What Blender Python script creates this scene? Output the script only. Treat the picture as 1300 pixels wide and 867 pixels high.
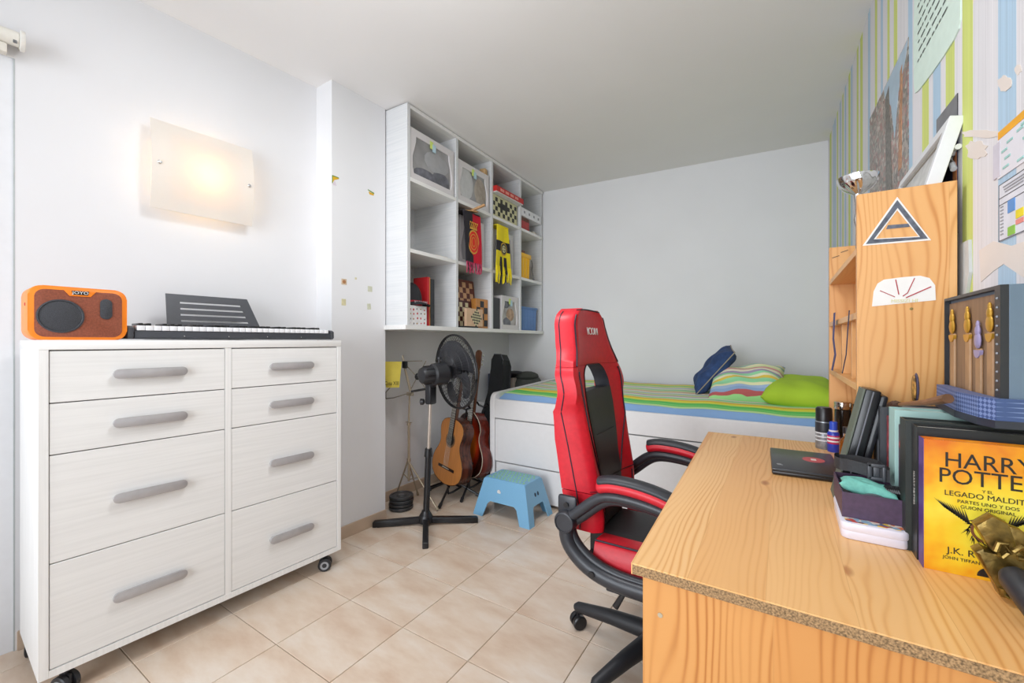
import bpy, bmesh, math, random
from mathutils import Vector, Matrix, Euler
from math import sin, cos, pi, radians, sqrt
for o in list(bpy.data.objects): bpy.data.objects.remove(o)
sc = bpy.context.scene
col = sc.collection
random.seed(7)
# ---------------------------------------------------------------- camera
H = 1.155; F = 534.0; YAW = radians(32.55)
cam = bpy.data.objects.new('camera', bpy.data.cameras.new('camera')); col.objects.link(cam)
cam.data.sensor_width = 36; cam.data.lens = F/1300*36; cam.data.clip_start = .02
cam.location = (0, 0, H); cam.rotation_euler = (pi/2, 0, YAW)
sc.camera = cam
# ---------------------------------------------------------------- light
w = bpy.data.worlds.new('world'); sc.world = w; w.use_nodes = True
w.node_tree.nodes['Background'].inputs[0].default_value = (.80, .88, 1, 1)
w.node_tree.nodes['Background'].inputs[1].default_value = 1.2
def area(name, loc, rot, sx, sy, e, c):
    l = bpy.data.lights.new(name, 'AREA'); l.shape = 'RECTANGLE'; l.size = sx; l.size_y = sy; l.energy = e; l.color = c
    o = bpy.data.objects.new(name, l); col.objects.link(o); o.location = loc; o.rotation_euler = rot
    return o
area('window_daylight', (-.95, -1.60, 1.45), (radians(90), 0, 0), 2.0, 2.0, 31, (.90, .95, 1)).data.spread = radians(115)
area('balcony_daylight', (-2.28, -.72, 1.2), (radians(90), 0, radians(-90)), 1.2, 1.9, 4, (.90, .95, 1))
cl = bpy.data.lights.new('ceiling_fill_point', 'POINT'); cl.energy = 4.6; cl.color = (.97, .98, 1); cl.shadow_soft_size = .15  # fill light added out of view to brighten ceiling and room, no fixture
co = bpy.data.objects.new('ceiling_fill_point', cl); col.objects.link(co); co.location = (-.95, .92, 2.2)
area('ceiling_fill_down', (-.95, 1.05, 2.62), (0, 0, 0), .34, .34, 12, (.97, .98, 1))  # second added fill, an unseen panel shining down from below the ceiling
sc.view_settings.view_transform = 'Standard'; sc.view_settings.look = 'None'
sc.view_settings.exposure = 0.33; sc.view_settings.gamma = 1; sc.view_settings.use_curve_mapping = False

# ---------------------------------------------------------------- helpers
_c, _s = cos(YAW), sin(YAW)
def ray(x, y):
    r = (x-650)/F
    return Vector((r*_c-_s, r*_s+_c, -(y-433.5)/F))
def atz(x, y, h): d = ray(x, y); return Vector((0,0,H)) + d*((h-H)/d.z)
def aty(x, y, v): d = ray(x, y); return Vector((0,0,H)) + d*(v/d.y)
def atx(x, y, v): d = ray(x, y); return Vector((0,0,H)) + d*(v/d.x)
def lin(c):
    return c/12.92 if c <= .04045 else ((c+.055)/1.055)**2.4
def rgb(h):
    h = h.lstrip('#'); return tuple(lin(int(h[i:i+2], 16)/255) for i in (0, 2, 4)) + (1,)
MC = {}
def mat(name, color='#ffffff', rough=.5, metal=0, var=.04, scale=30, bump=.0, stretch=(1,1,1), trans=0, alpha=1, emit=None, spec=.5):
    """plain procedural surface: a base colour with fine noise variation and optional relief"""
    if name in MC: return MC[name]
    m = bpy.data.materials.new(name); m.use_nodes = True; nt = m.node_tree; N = nt.nodes; L = nt.links
    b = N['Principled BSDF']; b.inputs['Roughness'].default_value = rough; b.inputs['Metallic'].default_value = metal
    b.inputs['Specular IOR Level'].default_value = spec
    c = rgb(color) if isinstance(color, str) else color
    tc = N.new('ShaderNodeTexCoord'); mp = N.new('ShaderNodeMapping'); mp.inputs['Scale'].default_value = stretch
    no = N.new('ShaderNodeTexNoise'); no.inputs['Scale'].default_value = scale; no.inputs['Detail'].default_value = 4
    L.new(tc.outputs['Object'], mp.inputs[0]); L.new(mp.outputs[0], no.inputs['Vector'])
    rp = N.new('ShaderNodeValToRGB')
    rp.color_ramp.elements[0].position = .3; rp.color_ramp.elements[1].position = .7
    rp.color_ramp.elements[0].color = tuple(max(0, v*(1-var*2)) for v in c[:3])+(1,)
    rp.color_ramp.elements[1].color = tuple(min(1, v*(1+var)) for v in c[:3])+(1,)
    L.new(no.outputs['Fac'], rp.inputs[0]); L.new(rp.outputs[0], b.inputs['Base Color'])
    if bump:
        bp = N.new('ShaderNodeBump'); bp.inputs['Strength'].default_value = bump; bp.inputs['Distance'].default_value = .005
        L.new(no.outputs['Fac'], bp.inputs['Height']); L.new(bp.outputs[0], b.inputs['Normal'])
    if trans: b.inputs['Transmission Weight'].default_value = trans
    if alpha < 1: b.inputs['Alpha'].default_value = alpha
    if emit: b.inputs['Emission Color'].default_value = rgb(emit[0]); b.inputs['Emission Strength'].default_value = emit[1]
    MC[name] = m; return m
def nodes_mat(name, rough=.5):
    m = bpy.data.materials.new(name); m.use_nodes = True
    b = m.node_tree.nodes['Principled BSDF']; b.inputs['Roughness'].default_value = rough
    MC[name] = m; return m, m.node_tree.nodes, m.node_tree.links, b
def math_node(N, L, op, a, b=None, c=None):
    n = N.new('ShaderNodeMath'); n.operation = op
    for i, v in enumerate((a, b, c)):
        if v is None: continue
        if isinstance(v, (int, float)): n.inputs[i].default_value = v
        else: L.new(v, n.inputs[i])
    return n.outputs[0]
def ramp(N, L, src, stops, interp='LINEAR'):
    r = N.new('ShaderNodeValToRGB'); cr = r.color_ramp; cr.interpolation = interp
    while len(cr.elements) < len(stops): cr.elements.new(.5)
    for e, (p, c) in zip(cr.elements, sorted(stops, key=lambda k: k[0])): pass
    for i, (p, c) in enumerate(sorted(stops, key=lambda k: k[0])):
        cr.elements[i].position = p; cr.elements[i].color = rgb(c) if isinstance(c, str) else c
    L.new(src, r.inputs[0]); return r.outputs[0]
def pine(name, along, across, face, seed=0, plank=.105, fig=62, cr=330, dline='#d69c5b', light='#eec58e', mid='#e5b272', dark='#bd7838'):
    """glued pine boards: grain runs along one axis, board by board, with knots"""
    m, N, L, b = nodes_mat(name, .38)
    tc = N.new('ShaderNodeTexCoord'); sp = N.new('ShaderNodeSeparateXYZ'); L.new(tc.outputs['Object'], sp.inputs[0])
    A, C, D = (sp.outputs[i] for i in (along, across, face))
    pid = math_node(N, L, 'FLOOR', math_node(N, L, 'DIVIDE', C, plank))
    wn = N.new('ShaderNodeTexWhiteNoise'); wn.noise_dimensions = '1D'; L.new(math_node(N, L, 'ADD', pid, seed+.37), wn.inputs['W'])
    off = math_node(N, L, 'MULTIPLY', wn.outputs['Value'], 9.0)
    # knots from a sparse voronoi, grain bends round them
    cmb = N.new('ShaderNodeCombineXYZ')
    L.new(math_node(N, L, 'MULTIPLY', math_node(N, L, 'ADD', A, off), 3.2), cmb.inputs[0]); L.new(math_node(N, L, 'MULTIPLY', C, 7.0), cmb.inputs[1]); cmb.inputs[2].default_value = seed
    vo = N.new('ShaderNodeTexVoronoi'); vo.inputs['Scale'].default_value = 1; vo.voronoi_dimensions = '3D'; L.new(cmb.outputs[0], vo.inputs['Vector'])
    kd = vo.outputs['Distance']
    c2 = N.new('ShaderNodeCombineXYZ')
    L.new(math_node(N, L, 'MULTIPLY', math_node(N, L, 'ADD', A, off), 1.6), c2.inputs[0]); L.new(math_node(N, L, 'MULTIPLY', C, 8.0), c2.inputs[1]); L.new(math_node(N, L, 'ADD', math_node(N,L,'MULTIPLY',D,3.0), seed*1.7), c2.inputs[2])
    no = N.new('ShaderNodeTexNoise'); no.inputs['Scale'].default_value = 1.0; no.inputs['Detail'].default_value = 1.5; L.new(c2.outputs[0], no.inputs['Vector'])
    bend = math_node(N, L, 'DIVIDE', .16, math_node(N, L, 'ADD', kd, .16))
    ph = math_node(N, L, 'ADD', math_node(N, L, 'MULTIPLY', no.outputs['Fac'], fig), math_node(N, L, 'ADD', math_node(N, L, 'MULTIPLY', bend, 13), math_node(N, L, 'MULTIPLY', C, cr)))
    gr = math_node(N, L, 'MULTIPLY_ADD', math_node(N, L, 'SINE', ph), .5, .5)
    gr = math_node(N, L, 'POWER', gr, 2.8)
    gc = ramp(N, L, gr, [(0, light), (.6, mid), (1, dline)])
    # contrast of the grain varies over the board
    c3 = N.new('ShaderNodeCombineXYZ'); L.new(math_node(N, L, 'MULTIPLY', A, 1.1), c3.inputs[0]); L.new(math_node(N, L, 'MULTIPLY', C, 9), c3.inputs[1]); L.new(off, c3.inputs[2])
    n2 = N.new('ShaderNodeTexNoise'); n2.inputs['Scale'].default_value = 1; L.new(c3.outputs[0], n2.inputs['Vector'])
    mx = N.new('ShaderNodeMix'); mx.data_type = 'RGBA'; mx.inputs[6].default_value = rgb(light)
    L.new(ramp(N, L, n2.outputs['Fac'], [(.32, '#202020'), (.68, '#e0e0e0')]), mx.inputs[0]); L.new(gc, mx.inputs[7])
    # board tone
    mt = N.new('ShaderNodeMix'); mt.data_type = 'RGBA'; mt.blend_type = 'MULTIPLY'; mt.inputs[0].default_value = 1
    L.new(mx.outputs[2], mt.inputs[6]); L.new(ramp(N, L, wn.outputs['Value'], [(0, '#fff6ea'), (1, '#f4dcc0')]), mt.inputs[7])
    # knots
    mk = N.new('ShaderNodeMix'); mk.data_type = 'RGBA'; mk.inputs[7].default_value = rgb('#a65f2b')
    kf = ramp(N, L, kd, [(.0, '#ffffff'), (.055, '#c8c8c8'), (.09, '#000000')])
    L.new(kf, mk.inputs[0]); L.new(mt.outputs[2], mk.inputs[6])
    # thin joints between boards
    fr = math_node(N, L, 'FRACT', math_node(N, L, 'DIVIDE', C, plank))
    jn = math_node(N, L, 'LESS_THAN', fr, .008)
    mj = N.new('ShaderNodeMix'); mj.data_type = 'RGBA'; mj.inputs[7].default_value = rgb('#c98f52')
    L.new(math_node(N, L, 'MULTIPLY', jn, .5), mj.inputs[0]); L.new(mk.outputs[2], mj.inputs[6])
    L.new(mj.outputs[2], b.inputs['Base Color'])
    return m
def white_wood(name, axis=1, c='#eeedeb', d='#e5e4e2'):
    """white melamine with a faint brushed grain along one axis"""
    if name in MC: return MC[name]
    m, N, L, b = nodes_mat(name, .45)
    tc = N.new('ShaderNodeTexCoord'); mp = N.new('ShaderNodeMapping'); s = [110, 110, 110]; s[axis] = 3.0; mp.inputs['Scale'].default_value = s
    no = N.new('ShaderNodeTexNoise'); no.inputs['Scale'].default_value = 1; no.inputs['Detail'].default_value = 3
    L.new(tc.outputs['Object'], mp.inputs[0]); L.new(mp.outputs[0], no.inputs['Vector'])
    L.new(ramp(N, L, no.outputs['Fac'], [(.3, d), (.62, c)]), b.inputs['Base Color'])
    return m

class MB:
    def __init__(s): s.bm = bmesh.new()
    def _add(s, verts, faces, M=None, mi=0):
        vs = [s.bm.verts.new(M @ Vector(v) if M else Vector(v)) for v in verts]
        out = []
        for f in faces:
            try: fc = s.bm.faces.new([vs[i] for i in f]); fc.material_index = mi; out.append(fc)
            except ValueError: pass
        return vs, out
    def box(s, a, b, bev=0, M=None, seg=2):
        x0,y0,z0 = (min(a[i], b[i]) for i in range(3)); x1,y1,z1 = (max(a[i], b[i]) for i in range(3))
        v = [(x0,y0,z0),(x1,y0,z0),(x1,y1,z0),(x0,y1,z0),(x0,y0,z1),(x1,y0,z1),(x1,y1,z1),(x0,y1,z1)]
        f = [(0,3,2,1),(4,5,6,7),(0,1,5,4),(1,2,6,5),(2,3,7,6),(3,0,4,7)]
        vs, fs = s._add(v, f, M)
        if bev:
            es = list({e for fc in fs for e in fc.edges})
            bmesh.ops.bevel(s.bm, geom=es, offset=bev, segments=seg, affect='EDGES', profile=.5)
        return s
    def prism(s, pts, d0, d1, axis=2, bev=0, M=None, seg=2):
        """polygon pts (2D) extruded along axis between d0 and d1; 2D maps to the other two axes in order"""
        n = len(pts)
        def p3(p, d):
            q = [p[0], p[1]]; q.insert(axis, d); return tuple(q)
        v = [p3(p, d0) for p in pts]+[p3(p, d1) for p in pts]
        f = [tuple(range(n))[::-1], tuple(range(n, 2*n))]+[(i, (i+1) % n, n+(i+1) % n, n+i) for i in range(n)]
        vs, fs = s._add(v, f, M)
        if bev:
            es = list({e for fc in fs[:2] for e in fc.edges})
            bmesh.ops.bevel(s.bm, geom=es, offset=bev, segments=seg, affect='EDGES', profile=.5)
        return s
    def tube(s, pts, r, n=10, sy=1.0, up=(0,0,1), caps=True):
        pts = [Vector(p) for p in pts]; m = len(pts); rr = r if hasattr(r, '__len__') else [r]*m
        rings = []
        for i, p in enumerate(pts):
            t = (pts[min(i+1, m-1)]-pts[max(i-1, 0)]).normalized()
            u = Vector(up); 
            if abs(u.dot(t)) > .98: u = Vector((1,0,0)) if abs(t.x) < .9 else Vector((0,1,0))
            a = t.cross(u).normalized(); b2 = a.cross(t).normalized()
            rings.append([s.bm.verts.new(p+a*cos(2*pi*k/n)*rr[i]*sy+b2*sin(2*pi*k/n)*rr[i]) for k in range(n)])
        for i in range(m-1):
            for k in range(n):
                s.bm.faces.new((rings[i][k], rings[i][(k+1) % n], rings[i+1][(k+1) % n], rings[i+1][k]))
        if caps: s.bm.faces.new(rings[0][::-1]); s.bm.faces.new(rings[-1])
        return s
    def lathe(s, prof, n=24, c=(0,0,0), M=None):
        """profile (radius, height) spun about z"""
        M = M or Matrix.Translation(c); rings = []
        for r, z in prof:
            if r < 1e-5: rings.append([s.bm.verts.new(M @ Vector((0,0,z)))])
            else: rings.append([s.bm.verts.new(M @ Vector((r*cos(2*pi*k/n), r*sin(2*pi*k/n), z))) for k in range(n)])
        for a, b in zip(rings, rings[1:]):
            for k in range(n):
                if len(a) == 1 and len(b) == 1: continue
                if len(a) == 1: f = (a[0], b[k], b[(k+1) % n])
                elif len(b) == 1: f = (a[k], a[(k+1) % n], b[0])
                else: f = (a[k], a[(k+1) % n], b[(k+1) % n], b[k])
                try: s.bm.faces.new(f)
                except ValueError: pass
        if len(rings[0]) > 1: s.bm.faces.new(rings[0][::-1])
        if len(rings[-1]) > 1: s.bm.faces.new(rings[-1])
        return s
    def slab(s, fn, nu, nv, th, skip=None):
        """sheet fn(u,v) (u,v in 0..1) given a thickness th(u,v)->Vector behind it"""
        f = {}; bk = {}
        def quad_ok(i, j): return not (skip and skip((i+.5)/nu, (j+.5)/nv))
        def gv(d, i, j, back):
            if (i, j) not in d:
                p = Vector(fn(i/nu, j/nv)); d[(i, j)] = s.bm.verts.new(p+Vector(th(i/nu, j/nv)) if back else p)
            return d[(i, j)]
        cnt = {}
        for i in range(nu):
            for j in range(nv):
                if not quad_ok(i, j): continue
                q = [(i,j),(i+1,j),(i+1,j+1),(i,j+1)]
                s.bm.faces.new([gv(f, *k, False) for k in q]); s.bm.faces.new([gv(bk, *k, True) for k in q[::-1]])
                for a, b in zip(q, q[1:]+q[:1]):
                    if (b, a) in cnt: del cnt[(b, a)]
                    else: cnt[(a, b)] = 1
        for a, b in cnt:
            s.bm.faces.new((f[b], f[a], bk[a], bk[b]))
        return s
    def sphere(s, c, r, sx=1, sy=1, sz=1, n=12, M=None):
        mm = Matrix.Translation(c) @ (M or Matrix()) @ Matrix.Diagonal((sx*r, sy*r, sz*r, 1))
        bmesh.ops.create_uvsphere(s.bm, u_segments=n, v_segments=max(6, n//2), radius=1, matrix=mm); return s

def build(name, mb, m, parent=None, world=False, smooth=True, ang=35, mods=None, label=None, kind=None):
    me = bpy.data.meshes.new(name)
    bmesh.ops.recalc_face_normals(mb.bm, faces=mb.bm.faces)
    mb.bm.to_mesh(me); mb.bm.free()
    if smooth:
        me.shade_smooth(); me.set_sharp_from_angle(angle=radians(ang))
    for mm in (m if isinstance(m, (list, tuple)) else [m]): me.materials.append(mm)
    o = bpy.data.objects.new(name, me); col.objects.link(o)
    if parent:
        if world:
            p = parent; M = Matrix()
            chain = []
            while p: chain.append(p); p = p.parent
            for p in reversed(chain): M = M @ Matrix.LocRotScale(p.location, p.rotation_euler, p.scale)
            me.transform(M.inverted())
        o.parent = parent
    if mods:
        for k, kw in mods:
            md = o.modifiers.new(k.lower(), k)
            for a, v in kw.items(): setattr(md, a, v)
    if label: o['label'] = label
    if kind: o['kind'] = kind
    return o
def thing(name, label, cat, loc=(0,0,0), rz=0, group=None):
    o = bpy.data.objects.new(name, None); col.objects.link(o); o.empty_display_size = .05
    o.location = loc; o.rotation_euler = (0, 0, rz); o['label'] = label; o['category'] = cat
    if group: o['group'] = group
    return o
def tag(o, label, cat, group=None):
    o['label'] = label; o['category'] = cat
    if group: o['group'] = group
    return o
def origin(o, p):
    """move a top-level mesh's origin to p"""
    p = Vector(p); o.data.transform(Matrix.Translation(-p)); o.location = p; return o
def text(name, s, size, M, m, parent, ext=.0004, align='CENTER', world=True, kindw=None, shear=0, sx=1):
    cu = bpy.data.curves.new('t', 'FONT'); cu.body = s; cu.size = size; cu.extrude = ext; cu.align_x = align; cu.align_y = 'CENTER'; cu.shear = shear
    cu.resolution_u = 3
    t = bpy.data.objects.new('t', cu); col.objects.link(t)
    me = bpy.data.meshes.new_from_object(t.evaluated_get(bpy.context.evaluated_depsgraph_get()))
    bpy.data.objects.remove(t); bpy.data.curves.remove(cu)
    me.transform(M @ Matrix.Diagonal((sx, 1, 1, 1)))
    bm = bmesh.new(); bm.from_mesh(me); mb = MB(); mb.bm.free(); mb.bm = bm
    bpy.data.meshes.remove(me)
    return build(name, mb, m, parent, world=world, smooth=False)
def frame(o, x, up):
    """matrix with local x, local y = up, z = x cross up"""
    x = Vector(x).normalized(); up = Vector(up).normalized(); z = x.cross(up).normalized(); up = z.cross(x)
    M = Matrix((x, up, z)).transposed().to_4x4(); M.translation = Vector(o); return M
def circ(cx, cy, r, n=24, a0=0, a1=2*pi, ry=None):
    ry = ry or r
    return [(cx+r*cos(a0+(a1-a0)*k/n), cy+ry*sin(a0+(a1-a0)*k/n)) for k in range(n if abs(a1-a0-2*pi) < 1e-6 else n+1)]
def rrect(x0, y0, x1, y1, r, n=4):
    p = []
    for cx, cy, a in ((x1-r, y1-r, 0), (x0+r, y1-r, pi/2), (x0+r, y0+r, pi), (x1-r, y0+r, 3*pi/2)):
        p += [(cx+r*cos(a+pi/2*k/n), cy+r*sin(a+pi/2*k/n)) for k in range(n+1)]
    return p

# ---------------------------------------------------------------- shared materials
WHITE_WALL = mat('white_paint', '#e3e3e5', .85, var=.01, scale=3, bump=.03)
CEIL = mat('ceiling_paint', '#edebea', .9, var=.01, scale=2)
BLACK = mat('black_plastic', '#26272b', .42, var=.08)
BLACK2 = mat('satin_black', '#1b1b1e', .35, var=.08)
WOODW = white_wood('white_melamine_y', 1); WOODWZ = white_wood('white_melamine_z', 2)
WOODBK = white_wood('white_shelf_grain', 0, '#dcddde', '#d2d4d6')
GREYH = mat('grey_handle', '#aeabac', .4, metal=.25)
CHROME = mat('chrome', '#d8d8d8', .12, metal=1, var=.02)
RED = mat('red_leatherette', '#cf1a2c', .42, var=.05, scale=60, bump=.04)
BLACKL = mat('black_leatherette', '#28282a', .48, var=.06, scale=80, bump=.05)
PIPING = mat('dark_piping', '#241c2c', .5)

# ================================================================= setting
CZ = 2.655
def xr(y): return .405-.02656*y
WL0 = Vector((-2.44, -.02)); 
def xl(y): return -2.38+(y-.673)*.0845
BY0, BY1 = 3.69, 3.8725
def quadwall(name, p0, p1, z0, z1, t, m, parent=None):
    """vertical wall slab between plan points, thickness t to the right of p0->p1"""
    p0 = Vector(p0); p1 = Vector(p1); d = (p1-p0).normalized(); n = Vector((d.y, -d.x))*t
    mb = MB(); mb.prism([tuple(p0), tuple(p1), tuple(p1+n), tuple(p0+n)], z0, z1)
    o = build(name, mb, m, parent, smooth=False)
    if not parent: o['kind'] = 'structure'
    return o
fl = build('floor', MB().box((-2.75, -1.95, -.06), (.75, 4.05, -.004)), mat('grout', '#b9a893', .9, var=.06), smooth=False); fl['kind'] = 'structure'
m, N, L, b = nodes_mat('floor_tile', .28)
tc = N.new('ShaderNodeTexCoord'); oi = N.new('ShaderNodeObjectInfo'); ad = N.new('ShaderNodeVectorMath'); ad.operation = 'MULTIPLY_ADD'
L.new(oi.outputs['Random'], ad.inputs[0]); ad.inputs[1].default_value = (37, 51, 23); L.new(tc.outputs['Object'], ad.inputs[2])
mp = N.new('ShaderNodeMapping'); mp.inputs['Rotation'].default_value = (0, 0, .6); mp.inputs['Scale'].default_value = (3.5, 9, 5); L.new(ad.outputs[0], mp.inputs[0])
no = N.new('ShaderNodeTexNoise'); no.inputs['Scale'].default_value = 1; no.inputs['Detail'].default_value = 5; no.inputs['Roughness'].default_value = .6; L.new(mp.outputs[0], no.inputs['Vector'])
L.new(ramp(N, L, no.outputs['Fac'], [(.3, '#cdb29b'), (.5, '#dac6b2'), (.7, '#e3d6c8')]), b.inputs['Base Color'])
TILE = m
TX, TY = .3345, .3275
tile_me = None
for i in range(-6, 5):
    for j in range(-8, 12):
        cx = -.953+TX*(i+.5)+TX; cy = .869+TY*(j+.5)-.0
        cx = -.953+TX*i+TX/2; x0, x1 = cx-TX/2, cx+TX/2; y0, y1 = cy-TY/2, cy+TY/2
        if x1 < -2.5 or x0 > .42 or y0 < -1.75 or y0 > 3.9: continue
        if x0 < -2.4 and y1 < 0 or False: pass
        if tile_me is None:
            o = build('tile', MB().box((-TX/2+.0016, -TY/2+.0016, -.01), (TX/2-.0016, TY/2-.0016, 0), bev=.0012, seg=1), TILE, fl, smooth=False); tile_me = o.data
        else:
            o = bpy.data.objects.new('tile', tile_me); col.objects.link(o); o.parent = fl
        o.location = (cx, cy, -.0002*((i*7+j*3) % 3))
c_ = build('ceiling', MB().box((-2.8, -1.95, CZ), (.75, 4.05, CZ+.08)), CEIL, smooth=False); c_['kind'] = 'structure'
# left wall: painted part, with door opening towards the camera side
quadwall('wall_left', (xl(.325), .325), (xl(1.5), 1.50), 0, CZ, -.1, WHITE_WALL)
quadwall('wall_left_far', (-2.40, 1.75), (-2.40, 3.80), 0, CZ, -.1, WHITE_WALL)
quadwall('wall_left_near', (xl(-1.7), -1.7), (xl(-1.35), -1.35), 0, CZ, -.1, WHITE_WALL)
quadwall('wall_left_lintel', (xl(-1.35), -1.35), (xl(.325), .325), 2.21, CZ, -.1, WHITE_WALL)
pil = MB().prism([(-2.40, 1.475), (-2.166, 1.475), (-2.152, 1.85), (-2.40, 1.85)], 0, CZ); o = build('wall_column', pil, WHITE_WALL, smooth=False); o['kind'] = 'structure'
quadwall('wall_back', (-2.5, BY0-.002), (.42, BY0+.08*2.92), 0, CZ, -.1, WHITE_WALL)
# wall behind the camera with a window
for nm, a in (('wall_front', ((-2.8, -1.8, 0), (.75, -1.7, .35))), ('wall_front_top', ((-2.8, -1.8, 2.5), (.75, -1.7, CZ))), ('wall_front_left', ((-2.8, -1.8, .35), (-2.0, -1.7, 2.5))), ('wall_front_right', ((.1, -1.8, .35), (.75, -1.7, 2.5)))):
    o = build(nm, MB().box(*a), WHITE_WALL, smooth=False); o['kind'] = 'structure'
ALU = mat('white_lacquer', '#e6e7ea', .35, var=.01)
GLASS = mat('window_glass', '#ffffff', .02, trans=1, var=0)
wf = MB(); wf.box((-2.0, -1.78, .35), (-1.94, -1.72, 2.5)).box((.04, -1.78, .35), (.1, -1.72, 2.5)).box((-1.94, -1.78, .35), (.04, -1.72, .41)).box((-1.94, -1.78, 2.44), (.04, -1.72, 2.5)).box((-.98, -1.775, .41), (-.92, -1.725, 2.44))
o = build('window_1', wf, ALU, smooth=False); o['kind'] = 'structure'
build('pane', MB().box((-1.94, -1.752, .41), (-.98, -1.748, 2.44)), GLASS, o, smooth=False); build('pane', MB().box((-.92, -1.752, .41), (.04, -1.748, 2.44)), GLASS, o, smooth=False)
# balcony door (its far leaf edge is at the left of the view)
d = Vector((.0845, 1, 0)).normalized()
dr = MB()
def wl(y, off, z): return (xl(y)+off, y-off*.0845, z)
def wbox(mb, y0, y1, o0, o1, z0, z1, bev=0):
    M = frame((xl(y0), y0, 0), d, (0, 0, 1)) # local x along wall, y up, z = into room(+x)
    L_ = (Vector((xl(y1), y1, 0))-Vector((xl(y0), y0, 0))).length
    mb.box((0, z0, o0), (L_, z1, o1), bev=bev, M=M); return mb
wbox(dr, .20, .325, -.05, -.006, 0, 2.21); wbox(dr, -1.35, -1.25, -.05, -.006, 0, 2.21); wbox(dr, -1.25, .20, -.05, -.006, 2.1, 2.21)
wbox(dr, -.56, -.48, -.045, -.01, 0.04, 2.1); wbox(dr, -1.25, .20, -.05, -.01, 0, .08)
o = build('door_1', dr, ALU, smooth=False); o['kind'] = 'structure'
build('door_panel', wbox(MB(), -.48, .20, -.04, -.02, .08, 2.1), ALU, o, smooth=False)
build('pane', wbox(MB(), -1.25, -.56, -.03, -.026, .08, 2.1), GLASS, o, smooth=False)
build('door_seal', wbox(MB(), .321, .3255, -.01, .0005, 0, 2.21), mat('seal_grey', '#b9bebf', .6), o, smooth=False)
# wallpapered right wall
m, N, L, b = nodes_mat('striped_wallpaper', .75)
geo = N.new('ShaderNodeNewGeometry'); sp = N.new('ShaderNodeSeparateXYZ'); L.new(geo.outputs['Position'], sp.inputs[0]); Yp = sp.outputs[1]
def ywall(px):
    r = (px-650)/F; q = (r*_c-_s)/(r*_s+_c); return .405/(q+.02656)
BL, GR, WP = '#b0cbe0', '#d0da7c', '#e1dfe2'
strp = [(1059.5,1061,BL),(1062.5,1064,GR),(1066.3,1068,BL),(1069.5,1071,GR),(1072.6,1074.3,BL),(1077.4,1079.8,GR),(1080.5,1082.5,BL),(1087.7,1090.2,GR),(1092.3,1095.4,GR),(1102.3,1105.2,BL),(1111,1114.1,GR),(1118.3,1121.4,BL),(1126.6,1129.7,GR),(1135.5,1139.5,GR),
        (1153.5,1159.5,BL),(1171,1180,GR),(1185,1194.5,BL),(1202,1213,GR),(1222,1238,GR),(1269.5,1293,BL)]
far = [s for s in strp if s[0] < 1130]; near = [s for s in strp if s[0] >= 1130]
def stripe_ramp(lst, y0, y1, extra=()):
    st = [(0, WP)]
    for a, b_, c in lst:
        ya, yb = ywall(b_), ywall(a)
        st += [((ya-y0)/(y1-y0), c), ((yb-y0)/(y1-y0), WP)]
    for a, b_, c in extra: st += [((a-y0)/(y1-y0), c), ((b_-y0)/(y1-y0), WP)]
    f = math_node(N, L, 'DIVIDE', math_node(N, L, 'SUBTRACT', Yp, y0), y1-y0)
    return ramp(N, L, f, st, 'CONSTANT')
ys = (ywall(1129.7)+ywall(1135.5))/2
ra = stripe_ramp(far, ys, 3.9, [(3.62, 3.66, BL), (3.74, 3.83, GR)]); rb = stripe_ramp(near, -1.0, ys, [(.78, .85, BL), (.6, .68, GR), (.9, 1.0, GR), (.3,.4,BL), (0,.1,GR)])
mx = N.new('ShaderNodeMix'); mx.data_type = 'RGBA'; L.new(math_node(N, L, 'GREATER_THAN', Yp, ys), mx.inputs[0]); L.new(rb, mx.inputs[6]); L.new(ra, mx.inputs[7])
# fine threads in the stripes
wv = N.new('ShaderNodeTexNoise'); wv.inputs['Scale'].default_value = 1; mp = N.new('ShaderNodeMapping'); mp.inputs['Scale'].default_value = (1, 260, 2); L.new(geo.outputs['Position'], mp.inputs[0]); L.new(mp.outputs[0], wv.inputs['Vector'])
mm = N.new('ShaderNodeMix'); mm.data_type = 'RGBA'; mm.blend_type = 'MULTIPLY'; mm.inputs[0].default_value = 1; L.new(mx.outputs[2], mm.inputs[6]); L.new(ramp(N, L, wv.outputs['Fac'], [(.3, '#ececec'), (.7, '#ffffff')]), mm.inputs[7])
L.new(mm.outputs[2], b.inputs['Base Color']); STR = m
rwall = quadwall('wall_right', (xr(-1.75), -1.75), (xr(3.95), 3.95), 0, CZ, .1, STR)
# torn patches where the paper is gone
TEAR = mat('bare_plaster', '#ddd3cb', .85, var=.02, scale=8)
def xrp(y, z, off=.0008): return (xr(y)-off, y, z)
def wall_patch(name, pts, m, parent=None, off=.0012, label=None):
    """flat piece lying on the right wall, pts = (y, z)"""
    mb = MB(); n = len(pts)
    v = [xrp(y, z, off) for y, z in pts]+[xrp(y, z, .0001) for y, z in pts]
    mb._add(v, [tuple(range(n)), tuple(range(n, 2*n))[::-1]]+[(i, (i+1) % n, n+(i+1) % n, n+i) for i in range(n)])
    return build(name, mb, m, parent, smooth=False, label=label)
def rwp(x, y):
    r = ray(x, y); q = r.x/r.y; Y = .405/(q+.02656); t = Y/r.y; return (Y, H+r.z*t)
def blob(px, py, rx, ry, n=18, j=.22, seed=1):
    rd = random.Random(seed); out = []
    for k in range(n):
        a = 2*pi*k/n; q = 1+rd.uniform(-j, j); out.append(rwp(px+rx*cos(a)*q, py+ry*sin(a)*q))
    return out
for i, (px, py, rx, ry) in enumerate([(1276, 106, 8, 10), (1240, 190, 13, 12), (1293, 88, 4, 6), (1247, 170, 26, 5)]):
    wall_patch('wallpaper_tear', blob(px, py, rx, ry, seed=i), TEAR, rwall)
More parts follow.
